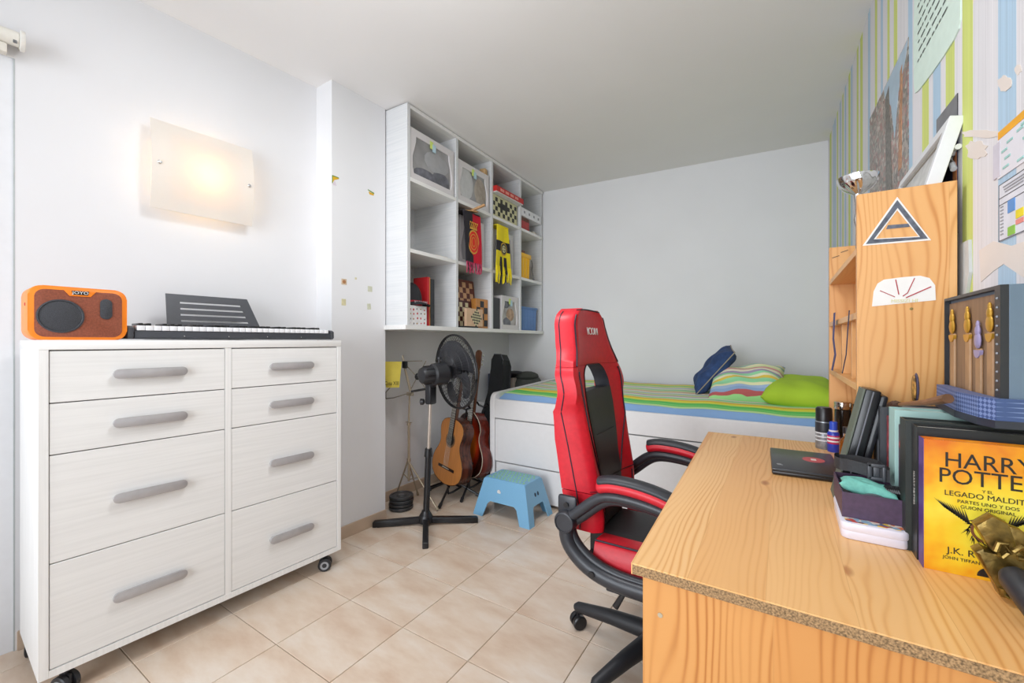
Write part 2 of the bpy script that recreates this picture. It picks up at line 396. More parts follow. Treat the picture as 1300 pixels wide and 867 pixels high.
wall_patch('wallpaper_tear', [rwp(x, y) for x, y in [(1244, 318), (1262, 306), (1285, 312), (1320, 300), (1345, 300), (1340, 345), (1300, 352), (1275, 335), (1262, 344), (1246, 358)]], TEAR, rwall)
# skirting of the same beige tile
BT = mat('skirting_tile', '#c9b29c', .35, var=.05, scale=6)
def skirt(name, p0, p1, t=.01, h=.072):
    p0 = Vector(p0); p1 = Vector(p1); Ls = (p1-p0).length; n = max(1, round(Ls/.33)); dd = (p1-p0)/n; nn = Vector((dd.y, -dd.x)).normalized()*t
    base = build(name, MB().prism([tuple(p0), tuple(p1), tuple(p1+nn*.5), tuple(p0+nn*.5)], 0, h-.003), BT, smooth=False); base['kind'] = 'structure'
    for k in range(n):
        a = p0+dd*k+dd*.004; b2 = p0+dd*(k+1)-dd*.004
        build('skirting_piece', MB().prism([tuple(a), tuple(b2), tuple(b2+nn), tuple(a+nn)], 0, h, bev=.001, seg=1), BT, base, smooth=False)
skirt('baseboard_left', (xl(.33), .33), (xl(1.475), 1.475)); skirt('baseboard_column', (-2.166, 1.475), (-2.152, 1.85)); skirt('baseboard_column_end', (-2.152, 1.85), (-2.395, 1.85))
skirt('baseboard_niche', (-2.40, 1.86), (-2.40, 3.69))

# ================================================================= chest of drawers (local: y along the front, x = out of the front)
CR = radians(-2.75); CP = Vector((-1.961, .311, 0))
def chest_pt(u, z, out=0):
    return CP + Vector((sin(-CR)*u+cos(CR)*out, cos(CR)*u+sin(CR)*out, z))
chest = thing('chest_of_drawers', 'white wooden chest of eight drawers on castors standing against left wall', 'chest of drawers', CP, CR)
LEN, DEP, ZB, ZT = 1.045, .395, .083, 1.160
mb = MB(); mb.box((-DEP, 0, ZB), (0, .024, ZT-.03), bev=.0015).box((-DEP, LEN-.022, ZB), (0, LEN, ZT-.03), bev=.0015)
mb.box((-DEP, .024, ZB), (0, LEN-.022, ZB+.023)).box((-DEP, .518, ZB), (-.001, .541, ZT-.03)).box((-DEP, .02, ZB), (-DEP+.01, LEN-.02, ZT-.03))
build('body', mb, WOODWZ, chest, smooth=False)
build('top_panel', MB().box((-DEP, -.001, ZT-.032), (.002, LEN+.001, ZT), bev=.003), WOODW, chest)
zs = [ZT-.034, .957, .791, .444, ZB+.024]
DRAWMAT = white_wood('drawer_front', 1, '#eae9e7', '#e3e2e0')
for u0, u1, h0, h1 in ((.0255, .5165, .172, .385), (.5425, LEN-.0235, .690, .892)):
    for k in range(4):
        z1, z0 = zs[k]-.0018, zs[k+1]+.0018
        dr_ = build('drawer', MB().box((-.3, u0, z0), (-.002, u1, z1), bev=.0012, seg=1), DRAWMAT, chest, smooth=False)
        hz = (1.042, .871, .609, .264)[k]
        mb = MB(); mb.prism(rrect(h0, hz-.0165, h1, hz+.0165, .0162, 6), .010, .017, axis=0, bev=.0015)
        mb.box((-.002, h0+.03, hz-.005), (.011, h0+.045, hz+.005)).box((-.002, h1-.045, hz-.005), (.011, h1-.03, hz+.005)).prism(rrect(h0+.004, hz-.012, h1-.004, hz+.012, .0118, 6), -.001, .0105, axis=0)
        build('handle', mb, GREYH, dr_)
for cx, cy, rz in ((-.03, .065, .5), (-.03, LEN-.07, .9), (-DEP+.035, .035, -.3), (-DEP+.05, LEN-.07, .2)):
    M = Matrix.Translation((cx, cy, 0)) @ Matrix.Rotation(rz, 4, 'Z')
    Rw = M @ Matrix.Translation((0, 0, .031)) @ Matrix.Rotation(pi/2, 4, 'X')
    mb = MB(); 
    for s in (-1, 1):
        mb.lathe([(.024, s*.006), (.031, s*.008), (.031, s*.021), (.027, s*.024)], 20, M=Rw)
    mb.lathe([(.008, .052), (.008, ZB)], 10, M=M).tube([M @ Vector((0, 0, .055)), M @ Vector((-.0, 0, .04))], .007)
    mb.box((-.02, -.004, .03), (.02, .004, .06), M=M, bev=.001)
    cs = build('caster', mb, BLACK, chest)
    hub = MB()
    for s in (-1, 1): hub.lathe([(.002, s*.0235), (.02, s*.0245), (.021, s*.020)], 18, M=Rw)
    build('wheel_disc', hub, mat('grey_plastic', '#9a9ca0', .4), cs)

# ---- orange loudspeaker box
ORG = mat('orange_plastic', '#f5861f', .4, var=.03)
sp_ = thing('bluetooth_speaker', 'orange rounded loudspeaker box with brown front on the left end of the chest', 'speaker', chest_pt(0, ZT, -.03), CR)
SW, SH = .236, .176; y0 = -.018
mb = MB(); mb.prism(rrect(y0, 0, y0+SW, SH, .032, 6), -.14, 0, axis=0, bev=.005)
build('case', mb, ORG, sp_)
mb = MB(); r = rrect(y0+.014, .010, y0+SW-.014, SH-.012, .024, 6)
mb.prism([(a, b2) for a, b2 in r], -.02, .0015, axis=0, bev=.001); build('front_panel', mb, mat('brown_leather', '#8c4a33', .6, var=.12, scale=200, bump=.1), sp_)
mb = MB(); mb.prism([(y0+.078, SH-.011), (y0+.092, SH-.030), (y0+.142, SH-.030), (y0+.156, SH-.011)], -.01, .004, axis=0, bev=.001); bd = build('badge_mount', mb, ORG, sp_)
mb = MB(); mb.prism([(y0+.096, SH-.012), (y0+.099, SH-.025), (y0+.135, SH-.025), (y0+.138, SH-.012)], .004, .0052, axis=0); build('badge', mb, BLACK2, bd)
text('lettering', 'JOYO', .0135, frame(sp_.matrix_basis @ Vector((.0055, y0+.117, SH-.0185)), sp_.matrix_basis.to_3x3() @ Vector((0,1,0)), (0,0,1)), mat('lettering_white', '#e8e8e8', .5), bd, sx=1.15)
MESH = mat('speaker_mesh', '#3c3e44', .6, var=.25, scale=500, bump=.3)
M = Matrix.Translation((.0015, y0+.072, .078)) @ Matrix.Rotation(pi/2, 4, 'Y')
build('woofer', MB().lathe([(.055, 0), (.055, .003), (.051, .004), (.049, .0015), (.03, .0045), (.0, .007)], 40, M=M), MESH, sp_)
mb = MB(); mb.prism(rrect(y0+.165, .072, y0+.196, .142, .0155, 6), .001, .005, axis=0, bev=.001); build('tweeter_grille', mb, MESH, sp_)
build('side_button', MB().sphere((-.05, y0, .115), .006, sy=.4), mat('red_plastic', '#b3261e', .4), sp_)

# ---- keyboard
KP = chest_pt(.22, ZT, -.035)
kb = thing('electronic_keyboard', 'black electronic piano keyboard with white keys lying along the chest top', 'keyboard', KP, CR)
KL = .80
mb = MB(); mb.prism([(-.30, .012), (-.30, .055), (-.16, .052), (-.148, .040), (0, .034), (0, .012), (-.006, .006), (-.29, .006)], .02, KL-.006, axis=1, bev=.003)
build('body', mb, mat('dark_grey_plastic', '#3f4147', .45), kb)
for yy in (0.0, KL-.012):
    mb = MB(); mb.prism([(-.30, .008), (-.30, .060), (-.15, .058), (-.012, .052), (.003, .044), (.004, .014), (-.004, .006)], yy, yy+.018, axis=1, bev=.004); build('end_cheek', mb, mat('dark_grey_plastic'), kb)
for k in range(4): build('screw_cap', MB().sphere((.0005, .17+.155*k, .016), .002), CHROME, kb)
KEYW = mat('white_key', '#e9e9ec', .3, var=.01); KEYB = mat('black_key', '#17171a', .3)
nk = 31; kw = (KL-.05)/nk
k0 = build('white_key', MB().box((-.147, .0006, .036), (.001, kw-.0006, .054), bev=.0015), KEYW, kb); k0.location = (0, .026, 0)
for k in range(1, nk):
    o = k0.copy(); col.objects.link(o); o.location = (0, .026+kw*k, 0)
first = None
for k in range(nk-1):
    if k % 7 in (2, 6): continue
    if first is None: first = o = build('black_key', MB().box((-.147, -.006, .05), (-.05, .006, .065), bev=.002), KEYB, kb)
    else: o = first.copy(); col.objects.link(o)
    o.location = (0, .026+kw*(k+1), 0)
for k in range(6):
    build('button', MB().box((-.22, .30+.03*k, .052), (-.205, .315+.03*k, .0575), bev=.002), mat('button_red', '#a03a35', .4) if k < 2 else mat('button_grey', '#8b8d90', .4) if k < 5 else mat('button_yellow', '#d0c03a', .4), kb)
# music rest: slotted plate leaning back
mr_y0, mr_y1 = .185, .565
R_ = Matrix.Translation((-.255, 0, .055)) @ Matrix.Rotation(radians(-14), 4, 'Y')
def rest():
    mb = MB(); H_ = .155
    # plate made of rails between slots
    def yl(z): return mr_y0+.004*z/H_
    def yr(z): return mr_y1-.05*z/H_
    lv = [0, .028, .037, .056, .065, .084, .093, .112, .121, H_]
    for i in range(0, len(lv)-1, 2):
        za, zb_ = lv[i], lv[i+1]; mb.prism([(yl(za), za), (yr(za), za), (yr(zb_), zb_), (yl(zb_), zb_)], -.002, .002, axis=0, M=R_)
    for i in range(1, len(lv)-1, 2):
        za, zb_ = lv[i], lv[i+1]
        mb.prism([(yl(za), za), (yl(za)+.05, za), (yl(zb_)+.05, zb_), (yl(zb_), zb_)], -.002, .002, axis=0, M=R_)
        mb.prism([(yr(za)-.045, za), (yr(za), za), (yr(zb_), zb_), (yr(zb_)-.045, zb_)], -.002, .002, axis=0, M=R_)
    mb.box((-.004, mr_y0, -.006), (.028, mr_y1+.004, 0), M=R_, bev=.001)
    return mb
build('music_rest', rest(), mat('rest_black', '#4b4d53', .45), kb, smooth=False)

# ---- wall lamp with a curved glass plate
la = Vector((xl(.714), .714, 0)); lb = Vector((xl(1.075), 1.075, 0)); ld = (lb-la).normalized(); ln_ = Vector((ld.y, -ld.x, 0))
lamp = thing('wall_lamp', 'square frosted glass wall light glowing warm on the left wall', 'lamp', la+Vector((0,0,1.745)), math.atan2(-ld.x, ld.y))
LW, LH = .405, .39
def lg(u, v):  # glass bulges towards the room in its width
    return (.058+.03*sin(pi*v), u*LW-.012, v*LH)
glm, N, L, b = nodes_mat('frosted_glass', .4)
out = [n for n in N if n.type == 'OUTPUT_MATERIAL'][0]
tr = N.new('ShaderNodeBsdfTranslucent'); tr.inputs[0].default_value = rgb('#fff6e4'); df = N.new('ShaderNodeBsdfPrincipled'); df.inputs['Base Color'].default_value = rgb('#eeeae6'); df.inputs['Roughness'].default_value = .5
ms = N.new('ShaderNodeMixShader'); ms.inputs[0].default_value = .28; L.new(df.outputs[0], ms.inputs[1]); L.new(tr.outputs[0], ms.inputs[2]); L.new(ms.outputs[0], out.inputs[0])
build('glass_plate', MB().slab(lg, 12, 16, lambda u, v: (-.003, 0, 0)), glm, lamp)
def lg2(u, v): return (.053+.03*sin(pi*(.1+.8*v)), .055+u*(LW-.125), .045+v*(LH-.09))
glm2, N, L, b = nodes_mat('lit_diffuser', .5)
out = [n for n in N if n.type == 'OUTPUT_MATERIAL'][0]
tr = N.new('ShaderNodeBsdfTranslucent'); tr.inputs[0].default_value = rgb('#ffeccb'); df = N.new('ShaderNodeBsdfDiffuse'); df.inputs[0].default_value = rgb('#fff3d8')
em = N.new('ShaderNodeEmission'); em.inputs[0].default_value = rgb('#ffedc4'); em.inputs[1].default_value = .12
ms = N.new('ShaderNodeMixShader'); ms.inputs[0].default_value = .7; L.new(df.outputs[0], ms.inputs[1]); L.new(tr.outputs[0], ms.inputs[2])
ax = N.new('ShaderNodeAddShader'); L.new(ms.outputs[0], ax.inputs[0]); L.new(em.outputs[0], ax.inputs[1]); L.new(ax.outputs[0], out.inputs[0])
build('diffuser', MB().slab(lg2, 8, 10, lambda u, v: (-.002, 0, 0)), glm2, lamp)
build('back_plate', MB().box((0, .07, .06), (.012, .33, .33), bev=.003), mat('lamp_metal_white', '#e8e8e8', .4), lamp)
for yy in (.014, LW-.035): build('glass_clip', MB().tube([(0, yy, .195), (.09, yy, .195)], .004).lathe([(.008, 0), (.008, .006), (.004, .009)], 12, M=Matrix.Translation((.086, yy, .195)) @ Matrix.Rotation(pi/2, 4, 'Y')), CHROME, lamp)
pl = bpy.data.lights.new('bulb', 'POINT'); pl.energy = 1.5; pl.color = (1, .91, .76); pl.shadow_soft_size = .035
po = bpy.data.objects.new('bulb_light', pl); col.objects.link(po); po.location = lamp.matrix_basis @ Vector((.035, .20, .195))

# ---- roller blind above the balcony door
CREAM = mat('cream_blind', '#e4e0d6', .7, var=.03)
bl = thing('roller_blind', 'white roller blind rolled up over the balcony door at far left', 'blind', (xl(.33)+.05, .335, 2.262), math.atan2(-.0845, 1))
Mx = Matrix.Rotation(pi/2, 4, 'X')
build('roll', MB().lathe([(.024, .006), (.026, .008), (.026, 1.7)], 24, M=Mx), CREAM, bl)
build('end_bracket', MB().lathe([(.034, -.008), (.036, -.004), (.036, .004), (.02, .007)], 24, M=Mx).box((-.05, -.006, -.012), (0, .002, .02)), mat('bracket_white', '#e8e6e0', .4), bl)
build('bracket_joint', MB().box((-.006, -.022, -.022), (.022, -.012, .012), bev=.001), mat('joint_grey', '#77787a', .3, metal=.5), bl)
build('bottom_bar', MB().box((-.03, -1.7, -.062), (.006, -.035, -.028), bev=.004), CREAM, bl)

# ---- tape marks and stickers on the column
def stick(name, y, z, sy, sz, m, label, pts=None, rot=0):
    X = -2.166+(y-1.475)*.0373
    pts = pts or [(-sy/2, -sz/2), (sy/2, -sz/2), (sy/2, sz/2), (-sy/2, sz/2)]
    c, s = cos(rot), sin(rot)
    mb = MB(); mb.prism([(a*c-b2*s, a*s+b2*c) for a, b2 in pts], 0, .0012, axis=0)
    o = build(name, mb, m, smooth=False); o.location = (X, y, z); o.rotation_euler = (0, 0, -.0373)
    return tag(o, label, 'sticker', 'scraps stuck on the column')
TAPE = mat('old_tape', '#d3cba4', .7, var=.06); YSC = mat('yellow_scrap', '#d9a91c', .6); GSC = mat('green_scrap', '#6f8f3c', .6)
o = stick('poster_scrap', 1.497, 2.085, .03, .03, YSC, 'torn yellow and green poster corner high on the column, left one', [(-.018, -.022), (-.006, .0), (.022, .014), (.022, .02), (-.018, .02)])
mb = MB(); mb.prism([(-.018, -.03), (.008, -.03), (-.004, -.002)], 0, .001, axis=0); build('paper_scrap', mb, mat('pink_scrap', '#d8cbd6', .7), o, smooth=False)
mb = MB(); mb.prism([(-.02, .018), (.024, .018), (.02, .023), (-.02, .024)], 0, .0016, axis=0).prism([(-.021, -.022), (-.016, -.022), (-.016, .02), (-.021, .02)], 0, .0016, axis=0); build('green_edge', mb, GSC, o, smooth=False)
o = stick('poster_scrap', 1.742, 2.083, .03, .02, YSC, 'torn yellow poster scrap high on the column, right one', [(-.02, .004), (-.012, -.012), (.018, -.012), (.02, -.002)])
mb = MB(); mb.prism([(-.025, .011), (.02, -.002), (.022, .006), (-.024, .016)], 0, .0016, axis=0); build('green_edge', mb, GSC, o, smooth=False)
o = stick('tape_mark', 1.553, 1.506, .034, .034, mat('brown_tape', '#cdb79c', .7, var=.1), 'brownish tape mark on the column, upper left of the group')
build('torn_spot', MB().prism(circ(0, 0, .011, 9), 0, .002, axis=0), mat('torn_brown', '#a8774f', .8), o, smooth=False)
stick('tape_mark', 1.632, 1.535, .012, .012, TAPE, 'tiny cream tape dot on the column, topmost of the group')
stick('tape_mark', 1.733, 1.482, .032, .034, mat('pale_tape', '#c9cab4', .7, var=.05), 'pale square tape mark on the column, upper right of the group')
stick('tape_mark', 1.551, 1.386, .028, .038, TAPE, 'yellowish square tape mark on the column, lower left of the group')
stick('tape_mark', 1.726, 1.372, .026, .036, mat('pale_tape'), 'pale square tape mark on the column, lower right of the group', rot=.1)

# ================================================================= wall bookcase (local: y along the front to the back wall, x out)
BR = math.atan2(.033, 1.826); BP = Vector((-1.964, 1.862, 0))
BK = lambda x, y, z: BP + Matrix.Rotation(BR, 3, 'Z') @ Vector((x, y, z))
def bthing(name, label, cat, y, z, x=0, group=None, rz=0): return thing(name, label, cat, BK(x, y, z), BR+rz, group)
bcase = thing('hanging_bookcase', 'white wall hung shelf unit with four columns of open compartments below the ceiling', 'shelf unit', BP, BR)
BD = .418; BZ0, BZ1 = 1.235, 2.648; BLN = 1.842
cy = [.0, .026, .478, .504, .930, .956, 1.388, 1.414]   # board edges along y
S1, S2 = 2.192, 1.742
T = .024
build('side_panel', MB().box((-BD, 0, BZ0), (0, .026, BZ1), bev=.001), WOODBK, bcase, smooth=False)
build('back_board', MB().box((-BD, .026, BZ0), (-BD+.008, BLN-.02, BZ1)), WOODBK, bcase, smooth=False)
for a, b2 in ((.478, .504), (.930, .956), (1.388, 1.414)):
    build('divider', MB().box((-BD+.008, a, BZ0+T), (0, b2, BZ1-T), bev=.001), WOODBK, bcase, smooth=False)
build('top_board', MB().box((-BD, .026, BZ1-T), (0, BLN, BZ1), bev=.001), WOODW, bcase, smooth=False)
build('bottom_board', MB().box((-BD, -.018, BZ0-.004), (.003, BLN, BZ0+T), bev=.001), WOODW, bcase, smooth=False)
build('side_panel', MB().box((-BD, BLN-.012, BZ0+T), (-.01, BLN, BZ1-T)), WOODBK, bcase, smooth=False)
cells = [(.026, .478), (.504, .930), (.956, 1.388), (1.414, BLN-.012)]
for a, b2 in cells:
    for z in (S1, S2): build('shelf_board', MB().box((-BD+.008, a, z-T), (-.001, b2, z), bev=.001), WOODW, bcase, smooth=False)
# storage boxes with a see-through window
BOXW = mat('box_fabric', '#d9d5d6', .7, var=.03, scale=300); WINC = mat('cloudy_window', '#9c9b9c', .25, var=.14, scale=6)
def sbox(label, y0, y1, z0, z1, x, winc, sticky=True, lid=None, items=()):
    t = bthing('storage_box', label, 'storage box', y0, z0, x, 'zipped storage boxes in the shelf unit')
    W_, H_ = y1-y0, z1-z0
    a = .045; n = 8
    # front frame with wavy inner edge made of two side strips and two rails
    mb = MB(); mb.box((-.33, 0, 0), (-.012, W_, H_), bev=.008)
    for s in (0, 1):
        pts = [(W_*s, 0), (W_*s, H_)] 
        inn = [(W_*s+(1-2*s)*(a-.012+.018*sin(2*pi*(k/n)+.6)), H_*(1-k/n)) for k in range(n+1)]
        mb.prism(pts+inn if s == 0 else (pts+inn), -.014, 0, axis=0)
    mb.prism([(a*.7, 0), (W_-a*.7, 0), (W_-a*.7, .04), (a*.7, .04)], -.014, -.001, axis=0).prism([(a*.7, H_-.045), (W_-a*.7, H_-.045), (W_-a*.7, H_), (a*.7, H_)], -.014, -.001, axis=0)
    build('case', mb, BOXW, t, ang=30)
    build('window', MB().box((-.013, a*.7, .035), (-.009, W_-a*.7, H_-.04)), winc, t, smooth=False)
    if items:
        for (u, v, ru, rv, mm_) in items:
            build('contents', MB().sphere((-.0095, u*W_, v*H_), 1, sx=.003, sy=ru*W_, sz=rv*H_, n=14), mm_, t)
    if sticky:
        build('sticky_note', MB().box((-.0005, W_*.42, H_-.07), (.002, W_*.42+.03, H_-.02)), mat('green_note', '#cfe07a', .7), t, smooth=False)
        build('sticky_note', MB().box((.001, W_*.42+.022, H_-.085), (.003, W_*.42+.055, H_-.035)), mat('blue_note', '#b9d6e2', .7), t, smooth=False)
    return t
DKI = mat('dark_contents', '#6e6f78', .5, var=.2, scale=20); LTI = mat('light_contents', '#c6c7c8', .6); BGI = mat('beige_contents', '#a99e92', .7, var=.1)
sbox('white zipped box with grey window in the top left compartment', .036, .462, S1, S1+.325, -.008, WINC, items=((.35, .18, .28, .14, DKI), (.7, .22, .22, .2, DKI), (.6, .55, .3, .22, mat('grey_contents', '#a5a5a8', .6))))
sbox('white zipped box holding a round white thing, second compartment of top row', .515, .905, S1, S1+.30, -.008, WINC, items=((.25, .5, .25, .42, LTI), (.72, .45, .2, .36, BGI)))
# small wooden block beside the second box
o = build('wooden_block', MB().box((-.05, 0, 0), (0, .045, .05), bev=.004), mat('raw_wood', '#c9a473', .6, var=.1)); o.location = BK(-.012, .86, S1+.302); o.rotation_euler = (0, 0, BR+.2)
tag(o, 'small raw wooden block lying on top of the second storage box', 'wooden block')
# row 2 boxes
sbox('white zipped box behind the red and black scarf', .60, .915, S2, S2+.37, -.06, WINC)
sbox('white zipped box behind the yellow scarf', 1.03, 1.37, S2, S2+.37, -.06, WINC, items=((.6, .3, .25, .25, LTI),))
# row 3 box
sbox('white zipped box with clear window next to the chess boards in the bottom row', 1.10, 1.375, BZ0+T, BZ0+T+.29, -.01, mat('clear_window', '#b7b3b0', .2, var=.2, scale=9), items=((.35, .2, .25, .17, DKI), (.55, .45, .25, .2, mat('brown_contents', '#b79a80', .6, var=.2)), (.3, .75, .2, .12, DKI)))

# checker material
def checker(name, a, b_, sc_, axes=(1, 2), rough=.5, off=(0, 0)):
    if name in MC: return MC[name]
    m, N, L, b = nodes_mat(name, rough)
    tc = N.new('ShaderNodeTexCoord'); sp = N.new('ShaderNodeSeparateXYZ'); L.new(tc.outputs['Object'], sp.inputs[0])
    src = [sp.outputs[ax] for ax in axes]
    if name.startswith('blue_pattern'): src = [math_node(N, L, 'ADD', src[0], src[1]), math_node(N, L, 'SUBTRACT', src[0], src[1])]
    f = [math_node(N, L, 'FLOOR', math_node(N, L, 'MULTIPLY_ADD', q_, sc_, off[i]+100)) for i, q_ in enumerate(src)]
    q = math_node(N, L, 'MODULO', math_node(N, L, 'ADD', f[0], f[1]), 2)
    mx = N.new('ShaderNodeMix'); mx.data_type = 'RGBA'; mx.inputs[6].default_value = rgb(a); mx.inputs[7].default_value = rgb(b_); L.new(math_node(N, L, 'ROUND', q), mx.inputs[0]); L.new(mx.outputs[2], b.inputs['Base Color'])
    return m
t = bthing('checkered_box', 'black and cream checkered box in the third compartment of the top row', 'box', .960, S1, -.015)
build('case', MB().box((-.25, 0, 0), (0, .40, .185), bev=.002), mat('cream_card', '#d3cfa4', .6), t, smooth=False)
BKC = mat('black_card', '#26251f', .5)
sq = None
for r_ in range(4):
    for k in range(10):
        if (k+r_) % 2: continue
        if 3 <= k <= 5 and r_ in (2,): continue
        if sq is None: sq = o = build('black_square', MB().box((0, 0, 0), (.0015, .034, .034)), BKC, t, smooth=False)
        else: o = sq.copy(); col.objects.link(o)
        o.location = (0, .012+.038*k, .018+.038*r_)
build('name_plate', MB().box((0, .125, .085), (.003, .235, .135)), BKC, t, smooth=False)
# game box on top
t = bthing('board_game_box', 'long red board game box lying on the checkered box', 'game box', .962, S1+.187, .03, rz=-.02)
build('box_base', MB().box((-.28, 0, 0), (0, .415, .022), bev=.001), mat('white_card', '#dcd9d8', .6), t, smooth=False)
build('lid', MB().box((-.284, -.003, .008), (.004, .42, .052), bev=.001), mat('red_card', '#c4231f', .45), t, smooth=False)
text('lettering', 'Clue Cluedo', .03, frame(t.matrix_basis @ Vector((.0048, .19, .03)), t.matrix_basis.to_3x3() @ Vector((0,1,0)), (0,0,1)), mat('orange_print', '#e8a86a', .5), t) if False else None
for k in range(4): build('printed_block', MB().box((.004, .05+.075*k, .018), (.0048, .105+.075*k, .04)), mat('pink_print', '#e8998a', .5), t, smooth=False)
build('blue_print', MB().box((-.10, -.0035, .012), (-.04, -.003, .046)), mat('blue_card', '#3b6ea8', .5), t, smooth=False)
t = bthing('blue_toy', 'flat blue plastic toy lying on the red game box', 'toy', 1.26, S1+.24, -.03)
build('body', MB().prism([(-.08, 0), (.09, 0), (.075, .03), (.03, .045), (-.05, .035)], -.09, 0, axis=0, bev=.006), mat('blue_plastic', '#2f7fb8', .35), t)
build('orange_stick', MB().box((-.06, -.19, .0), (-.045, .02, .01)), mat('orange_print', '#dd9a4e', .5), t, smooth=False)
t = bthing('card_box', 'plain beige box standing at the back behind the red game box', 'box', .97, S1+.24, -.24)
build('case', MB().box((-.1, 0, 0), (0, .17, .12), bev=.002), mat('beige_card', '#e0d6cc', .7), t, smooth=False)
t = bthing('tall_toy_box', 'small red and gold box in the top right compartment', 'box', 1.425, S1, -.02)
build('case', MB().box((-.12, 0, 0), (0, .17, .085), bev=.002), mat('red_tin', '#b3241c', .4, var=.15, scale=30), t, smooth=False)
build('gold_lid', MB().box((-.12, .0, .085), (.001, .17, .115), bev=.002), mat('brown_gold', '#6d3a1c', .4, var=.3, scale=60), t, smooth=False)
t = bthing('white_flat_box', 'long white printed box lying on the red and gold box', 'box', 1.420, S1+.117, -.0)
build('case', MB().box((-.2, 0, 0), (0, .38, .075), bev=.003), mat('white_gloss_card', '#e4e4e6', .4), t, smooth=False)
for k in range(4): build('grey_print', MB().box((0, .04+.09*k, .028), (.0008, .065+.09*k, .05)), mat('grey_print', '#8f9094', .5), t, smooth=False)
t = bthing('cable_reel', 'small cream coil lying on the shelf board below the white flat box', 'coil', 1.70, S1, -.04)
build('ring', MB().tube([(0+.03*cos(a_), .03*sin(a_), .008) for a_ in [k*pi/8 for k in range(17)]], .007, caps=False).tube([(0+.022*cos(a_), .022*sin(a_), .02) for a_ in [k*pi/8 for k in range(17)]], .006, caps=False), mat('cream_coil', '#cfc8b5', .6), t)
t = bthing('small_card', 'cream paper strip lying at the front edge of the first middle shelf', 'paper', .27, S2, -.002)
build('paper', MB().box((-.03, 0, 0), (0, .12, .003)), mat('cream_paper', '#e3d9c8', .7), t, smooth=False)

# wooden mallet lying on top in the second compartment of row 2
t = bthing('wooden_bat', 'light wooden paddle sticking out above the red and black scarf', 'wooden paddle', .60, S2+.391, .0)
WDN = mat('light_wood', '#c1925f', .5, var=.12, stretch=(3, 30, 30), scale=4)
build('blade', MB().prism([(-.07+.0, 0), (-.05, -.018), (.05, -.018), (.07, 0), (.05, .02), (-.05, .02)], 0, .008, axis=2, bev=.002, M=Matrix.Translation((-.01, .05, .005)) @ Matrix.Rotation(.9, 4, 'Z')), WDN, t)
build('handle', MB().box((-.3, -.011, -.008), (.10, .011, .008), bev=.003, M=Matrix.Translation((0, .085, .026)) @ Matrix.Rotation(.25, 4, 'Z') @ Matrix.Rotation(-.30, 4, 'Y')), WDN, t)

# scarves
def scarf(label, y0, w0, w1, ztop, zbot, parts, fr_mats, skew=0):
    t = bthing('football_scarf', label, 'scarf', y0, ztop, 0)
    Ht = ztop-zbot
    def fn(u, v):  # v 0 top .. 1 bottom
        wd = w0+(w1-w0)*v
        return (.022+.006*sin(6*u+3*v)+.01*v, (u-.5)*wd+w0/2+skew*v, -v*Ht)
    return t, fn, Ht
def cloth(t, fn, u0, u1, v0, v1, m, name, nu=8, nv=10, off=0, th=.006):
    return build(name, MB().slab(lambda u, v: Vector(fn(u0+(u1-u0)*u, v0+(v1-v0)*v))+Vector((off, 0, 0)), nu, nv, lambda u, v: (-th, 0, 0)), m, t)
SRED = mat('scarf_red', '#c8102e', .85, var=.08, scale=300, bump=.1); SBLK = mat('scarf_black', '#26222a', .85, var=.1, scale=300, bump=.1); SYEL = mat('scarf_yellow', '#f2dc1d', .85, var=.05, scale=300, bump=.1)
GOLD = mat('gold_thread', '#d9a441', .6); PNK = mat('fringe_pink', '#c23a62', .85)
t, fn, Ht = scarf('black and red football scarf with gold crowned crest hanging from the middle shelf', .535, .215, .19, S2+.375, S2-.07, None, None, .012)
cloth(t, fn, 0, .52, 0, .84, SBLK, 'black_half'); cloth(t, fn, .52, 1, 0, .84, SRED, 'red_half')
build('fold_over', MB().box((-.30, .005, .0), (.024, .205, .006)), SBLK, t, smooth=False)
# crest: oval rings with monogram under a crown
def on(u, v, off): return Vector(fn(u, v))+Vector((off, 0, 0))
cres = MB(); c0 = on(.52, .48, .003)
def ring(mb, cy_, cz_, ry, rz_, wd, x0_, x1_, n=28, inner=True):
    outp = [(cy_+ry*cos(2*pi*k/n), cz_+rz_*sin(2*pi*k/n)) for k in range(n)]
    inn = [(cy_+(ry-wd)*cos(2*pi*k/n), cz_+(rz_-wd)*sin(2*pi*k/n)) for k in range(n)]
    v = [(x1_, *p) for p in outp]+[(x1_, *p) for p in inn]+[(x0_, *p) for p in outp]
    f = []
    for k in range(n):
        k2 = (k+1) % n; f += [(k, k2, n+k2, n+k), (2*n+k, 2*n+k2, k2, k)]
    mb._add(v, f); return mb
badge = build('crest', MB().prism([(c0.y+.066*cos(2*pi*k/24), c0.z+.088*sin(2*pi*k/24)-.012*(1 if k == 18 else 0)) for k in range(24)], c0.x-.002, c0.x+.003, axis=0), mat('crest_red', '#e0301e', .7), t, smooth=False)
g = MB(); ring(g, c0.y, c0.z, .068, .090, .010, c0.x, c0.x+.0045); ring(g, c0.y, c0.z, .044, .060, .005, c0.x, c0.x+.0045); ring(g, c0.y, c0.z, .024, .036, .004, c0.x, c0.x+.0045)
build('gold_ring', g, GOLD, badge, smooth=False)
g = MB(); zc = c0.z+.094
g.prism([(c0.y-.045, zc), (c0.y+.045, zc), (c0.y+.042, zc+.012), (c0.y-.042, zc+.012)], c0.x, c0.x+.004, axis=0)
for k in range(5):
    yy = c0.y-.044+.022*k; g.tube([(c0.x+.002, c0.y-.036+.018*k, zc+.012), (c0.x+.002, yy-.004, zc+.032), (c0.x+.002, yy+.005, zc+.048)], .0035, n=6); g.sphere((c0.x+.002, yy+.004, zc+.05), .006, n=8)
build('crown', g, GOLD, badge)
